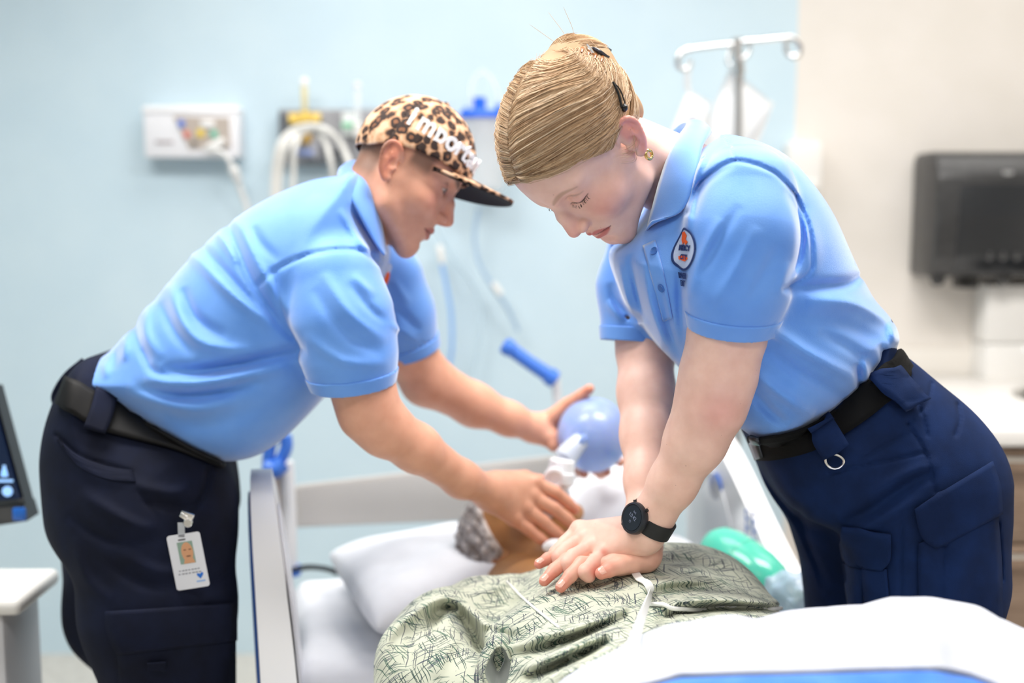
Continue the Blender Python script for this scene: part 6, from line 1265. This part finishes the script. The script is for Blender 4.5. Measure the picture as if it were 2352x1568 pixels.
pl = [wx(x, y, .05)[[0, 2]] for x, y in ((738, 270), (760, 254), (786, 268), (800, 300), (800, 345), (748, 345))]; MB().prism([tuple(q) for q in pl], FR(.041), .012).build('gauge_plate', RAILM, rl)
c = wx(752, 366, .05); MB().box((c[0], WY - .046, c[2]), (.12, .014, .020), None, .003).build('lower_strip', DKG, rl)
YT = mat('flow_tube_yellow', srgb(236, 222, 170), .2, 0, Alpha=.8); c = wx(700, 228, .08)
fm = empty('flow_meter', tuple(wx(700, 262, .08))); tag(fm, 'slim yellow flow tube standing above the grey gas rail', 'flow meter')
MB().lathe([(.006, 0), (.009, .004), (.009, .075), (.006, .080)], wx(700, 262, .08), None, 14).build('tube', YT, fm); MB().lathe([(.010, .080), (.011, .084), (.011, .096), (.008, .100)], wx(700, 262, .08), None, 14).build('cap', mat('cap_white', srgb(250, 250, 250), .4), fm)
MB().lathe([(.014, -.02), (.014, .002), (.009, .006)], wx(700, 262, .08), None, 14).build('fitting', mat('fit_yellow', srgb(240, 205, 100), .4), fm)
fm2 = empty('flow_meter', tuple(wx(822, 270, .09))); tag(fm2, 'clear flow tube standing beside the green outlet behind the cap', 'flow meter')
CLR = mat('clear_plastic', (.93, .96, .98), .1, 0, Alpha=.35); c = wx(822, 275, .09)
MB().lathe([(.006, -.01), (.010, -.004), (.010, .085), (.006, .09)], c, None, 14).build('tube', CLR, fm2); MB().lathe([(.012, -.05), (.014, -.045), (.014, -.012), (.010, -.008)], c, None, 14).build('fitting', SOAPW, fm2); MB().lathe([(.010, .09), (.010, .10), (.006, .104)], c, None, 14).build('cap', SOAPW, fm2)
# coiled hoses over the rail
HOSE = mat('hose_white', srgb(230, 229, 224), .4)
hz = empty('coiled_hose', tuple(wx(700, 300, .11))); tag(hz, 'looped white suction hose hanging from the yellow outlet', 'hose')
for A in ([(628, 480), (630, 400), (642, 335), (672, 300), (712, 290), (752, 300), (785, 335), (805, 385), (822, 440)], [(640, 470), (644, 400), (656, 340), (686, 304), (716, 296)], [(672, 480), (674, 400), (676, 345), (690, 312), (704, 298)], [(730, 300), (748, 330), (760, 372), (768, 430)]):
    MB().tube(spline([wx(x, y, .10 + .012 * (i % 3)) for i, (x, y) in enumerate(A)], 40), .0095 if len(A) > 6 else .008, 10).build('loop', HOSE, hz)
# suction canister with blue lid
sc = empty('suction_canister', tuple(wx(1110, 430, .1))); tag(sc, 'clear suction canister with bright blue lid between the two heads', 'canister')
c = wx(1112, 262, .10); ztop = c[2]; zbot = wx(1112, 440, .10)[2]; BLU = mat('lid_blue', srgb(32, 104, 232), .35)
MB().lathe([(.052, zbot - ztop), (.058, zbot - ztop + .01), (.064, -.03), (.066, -.012), (.062, -.012), (.055, zbot - ztop + .014), (.0001, zbot - ztop + .012)], (c[0], WY - .10, ztop), None, 30).build('jar', CLR, sc)
MB().lathe([(.070, -.012), (.071, 0), (.066, .008), (.0001, .012)], (c[0], WY - .10, ztop), None, 30).build('lid', BLU, sc)
for dx, hh, r in ((-.012, .042, .018), (.042, .024, .009), (-.05, .014, .008)): MB().lathe([(r, .004), (r, hh), (r * .7, hh + .003)], (c[0] + dx, WY - .12, ztop), None, 16).build('port', BLU, sc)
MB().tube(spline([(c[0] - .03, WY - .11, ztop + .01), (c[0] - .035, WY - .11, ztop + .075), (c[0] - .005, WY - .11, ztop + .115), (c[0] + .03, WY - .11, ztop + .08), (c[0] + .045, WY - .11, ztop + .025)], 24), .006, 10).build('loop_tube', CLR, sc)
MB().box((c[0], WY - .02, ztop - .03), (.15, .04, .05), None, .006).build('bracket', SOAPW, sc)
PALE = mat('tubing_pale_blue', srgb(178, 206, 232), .25, 0, Alpha=.75)
t1 = empty('suction_tube', tuple(wx(1012, 580, .06))); tag(t1, 'pale blue suction tube with white connector hanging on the wall below the cap brim', 'tube')
MB().tube(spline([wx(1014, 605, .06), wx(1024, 650, .06), wx(1036, 720, .06), wx(1038, 800, .06), wx(1030, 850, .05)], 26), .0065, 10).build('tube', mat('tubing_blue', srgb(140, 184, 238), .3), t1)
MB().tube(spline([wx(1008, 562, .06), wx(1013, 585, .06), wx(1016, 606, .06)], 8), [.006, .009, .010, .010, .010, .009, .008, .007], 12).build('connector', SOAPW, t1)
t2 = empty('suction_tube', tuple(wx(1110, 600, .06))); tag(t2, 'pale clear suction tube curving down from the canister with blue lid', 'tube')
MB().tube(spline([wx(1100, 480, .07), wx(1090, 540, .07), wx(1100, 600, .07), wx(1130, 655, .07), wx(1165, 705, .06), (wx(1190, 760, .05))], 30), .006, 10).build('tube', PALE, t2); MB().tube(spline([wx(1132, 650, .07), wx(1142, 664, .07), wx(1150, 676, .07)], 6), .009, 10).build('connector', SOAPW, t2)
t3 = empty('suction_tube', tuple(wx(1080, 700, .05))); tag(t3, 'faint clear tube hanging straight down the wall between the two people', 'tube')
MB().tube(spline([wx(1000, 520, .05), wx(1040, 590, .05), wx(1085, 650, .05), wx(1108, 720, .05), wx(1100, 800, .05), wx(1085, 870, .05)], 30), .005, 10).build('tube', mat('tubing_clear', srgb(205, 226, 238), .2, 0, Alpha=.6), t3)
# ---------------------------------------------------------------- drip stand
IY = 2.95; iv = empty('drip_stand', (at(1702, 300, IY)[0], IY, 0)); tag(iv, 'chrome drip stand with hooked crossbar behind the fair-haired person', 'drip stand')
STEEL = mat('steel_polished', (.82, .82, .83), .16, 1)
b0 = np.array([at(1702, 300, IY)[0] + .02, IY, .06]); b1 = at(1692, 92, IY)
mid = at(1697, 185, IY); MB().tube([b0, (b0 + mid) / 2, mid], .0085, 14).build('outer_pole', mat('steel_pole', (.55, .54, .53), .3, 1), iv); mid = at(1697, 190, IY); MB().tube([mid, b1 + [0, 0, .004]], .0125, 12).build('inner_pole', mat('steel_grey', (.5, .49, .48), .4, 1), iv)
MB().tube([at(1696, 140, IY), at(1698, 172, IY)], .0145, 14).build('collar', STEEL, iv)
for A in ([(1690, 100), (1630, 106), (1580, 114), (1560, 128), (1556, 148), (1566, 158), (1582, 156), (1584, 138)], [(1695, 96), (1760, 90), (1810, 86), (1828, 94), (1838, 112), (1832, 128), (1818, 130), (1806, 118), (1804, 92)]):
    MB().tube(spline([at(x, y, IY + .002 * i) for i, (x, y) in enumerate(A)], 40), .0075, 12).build('hook_arm', STEEL, iv)
for A in ([(1716, 94), (1722, 112), (1714, 130), (1702, 132)], [(1680, 100), (1676, 120), (1670, 142), (1678, 148)]): MB().tube(spline([at(x, y, IY - .03) for x, y in A], 16), .005, 10).build('hook_arm', STEEL, iv)
for k in range(5):
    a = k * 2 * math.pi / 5; e = b0 + np.array([math.cos(a) * .27, math.sin(a) * .27, -.015]); 
    MB().tube([b0 + [0, 0, .02], e], [.018, .012], 10).build('base_leg', STEEL, iv); MB().lathe([(.022, -.012), (.026, -.008), (.026, .008), (.022, .012)], (e[0], e[1], .026), Matrix.Rotation(math.pi / 2, 3, 'X') , 16).build('castor', DKG, iv)
BAG = mat('fluid_bag_clear', srgb(246, 248, 250), .25, 0, Alpha=.9)
def fluid_bag(px4, Y, lab):
    r = empty('fluid_bag', tuple(at(*px4[0], Y))); tag(r, lab, 'fluid bag'); A = [at(x, y, Y) for x, y in px4]; N = 14; V = []; 
    for i in range(N):
        for j in range(N):
            u, v = i / (N - 1), j / (N - 1); P = A[0] * (1 - u) * (1 - v) + A[1] * u * (1 - v) + A[2] * u * v + A[3] * (1 - u) * v; V.append((P, (math.sin(math.pi * u) * math.sin(math.pi * v)) ** .5 * .020))
    Vf = np.array([p + [0, -h - .002, 0] for p, h in V]); Vb = np.array([p + [0, h + .002, 0] for p, h in V]); q = [(i * N + j, (i + 1) * N + j, (i + 1) * N + j + 1, i * N + j + 1) for i in range(N - 1) for j in range(N - 1)]
    rim_ = [i * N for i in range(N)] + [(N - 1) * N + j for j in range(1, N)] + [i * N + N - 1 for i in range(N - 2, -1, -1)] + [j for j in range(N - 2, 0, -1)]
    q += [tuple(x + N * N for x in f[::-1]) for f in q]; q += [(rim_[k], rim_[(k + 1) % len(rim_)], rim_[(k + 1) % len(rim_)] + N * N, rim_[k] + N * N) for k in range(len(rim_))]
    link('pouch', np_mesh('pouch', np.vstack([Vf, Vb]), q), BAG, r)
    MB().tube(spline([A[0] + [0, 0, .0], (A[0] + A[1]) / 2 + [0, 0, -.01], A[1]], 8), .003, 8).build('seam', SOAPW, r); return r
fb = fluid_bag([(1678, 158), (1776, 240), (1706, 420), (1600, 330)], IY + .045, 'white fluid bag hanging tilted beside the drip pole'); MB().tube([at(1684, 162, IY + .04), at(1674, 146, IY + .0)], .003, 8).build('hanger', SOAPW, fb)
c = wx(1758, 300, .42)
MB().tube(spline([at(1766, 245, IY + .03), at(1740, 290, IY + .022), at(1712, 340, IY + .03)], 8), .004, 8).build('edge_weld', mat('weld_grey', srgb(205, 208, 212), .3), fb)
fb2 = fluid_bag([(1580, 205), (1632, 236), (1600, 400), (1520, 350)], IY + .02, 'white fluid bag hanging from the left hook of the drip stand'); MB().tube(spline([at(1580, 206, IY + .03), at(1578, 180, IY + .02), at(1582, 150, IY + .01)], 10), .008, 10).build('hanger', BAG, fb2)
c = at(1588, 282, IY + .0); MB().box((c[0], IY - .015, c[2]), (.018, .012, .022), None, .004).build('port', mat('port_slate', srgb(120, 125, 145), .4), fb2)
# ---------------------------------------------------------------- monitor and cart at far left
MY = 1.95; mo = empty('patient_monitor', tuple(at(10, 1205, MY))); tag(mo, 'dark touch screen monitor with blue icons at the left edge', 'monitor')
BLK = mat('bezel_black', srgb(22, 22, 25), .35)
A = [at(x, y, MY) for x, y in ((-150, 880), (-10, 905), (58, 1165), (-150, 1190))]
ux = np.array([1, -.0, 0.]);
def slab(pts, th, name, m, par, back=(0, 1, 0)):
    mb = MB(); f = [mb.bm.verts.new(p) for p in pts]; g = [mb.bm.verts.new(np.asarray(p) + np.array(back) * th) for p in pts]; n = len(pts); mb.bm.faces.new(f); mb.bm.faces.new(g[::-1])
    for k in range(n): mb.bm.faces.new((f[k], g[k], g[(k + 1) % n], f[(k + 1) % n]))
    return mb.build(name, m, par, smooth=False)
slab([at(-220, 860, MY + .1), at(-14, 890, MY), at(62, 1172, MY), at(-220, 1195, MY + .1)], .035, 'bezel', BLK, mo)
SCR = mat('screen_navy', srgb(6, 16, 34), .3); bsdf(SCR).inputs['Specular IOR Level'].default_value = .15; bsdf(SCR).inputs['Emission Color'].default_value = (*srgb(14, 44, 92), 1); bsdf(SCR).inputs['Emission Strength'].default_value = .25
slab([at(-210, 880, MY + .095), at(-20, 905, MY - .002), at(46, 1145, MY - .002), at(-210, 1165, MY + .095)], .004, 'screen', SCR, mo)
ICO = mat('icon_blue', srgb(150, 190, 235), .3); bsdf(ICO).inputs['Emission Color'].default_value = (*srgb(130, 175, 230), 1); bsdf(ICO).inputs['Emission Strength'].default_value = .9
for (px, py, w, h) in ((10, 1090, .012, .008), (10, 1076, .005, .012), (10, 1084, .009, .010)): c = at(px, py, MY - .006); MB().box((c[0], MY - .006, c[2]), (w, .002, h), None, .0008).build('icon', ICO, mo)
c = at(10, 1104, MY - .006); MB().box((c[0], MY - .006, c[2]), (.030, .002, .004)).build('icon_bar', ICO, mo, smooth=False)
c = at(17, 1128, MY - .006); MB().lathe([(.009, -.001), (.009, .001)], (c[0], MY - .006, c[2]), Matrix.Rotation(math.pi / 2, 3, 'X'), 18).build('icon_globe', ICO, mo)
slab([at(-220, 1190, MY + .1), at(52, 1160, MY - .01), at(63, 1196, MY - .01), at(-220, 1240, MY + .1)], .05, 'base_bar', BLK, mo)
c = at(45, 1180, MY - .012); MB().box((c[0], MY - .013, c[2]), (.024, .006, .024), None, .004).build('power_button', mat('button_blue_lit', srgb(30, 100, 190), .3), mo)
ct = empty('equipment_cart', (at(-60, 1568, 1.9)[0], 1.95, 0)); tag(ct, 'white rounded cart top at the lower left corner', 'cart')
zc_ = at(20, 1378, 1.79)[2]; xr = at(46, 1360, 1.79)[0]
MB().box((xr - .25, 1.87, zc_ - .012), (.50, .17, .030), None, .012, 3).build('top', SOAPW, ct); MB().box((xr - .265, 1.875, zc_ / 2 + .01), (.46, .145, zc_ - .08), None, .01).build('body', mat('cart_grey', srgb(212, 212, 216), .45), ct)
for sx in (-.46, -.06):
    for sy in (1.82, 1.92): MB().lathe([(.022, -.010), (.028, -.006), (.028, .006), (.022, .010)], (xr + sx, sy, .028), Matrix.Rotation(math.pi / 2, 3, 'Y'), 14).build('castor', DKG, ct)
MB().tube([(at(-60, 1190, MY + .05)[0], MY + .06, zc_), at(-60, 1190, MY + .05)], .02, 12).build('neck', BLK, mo)
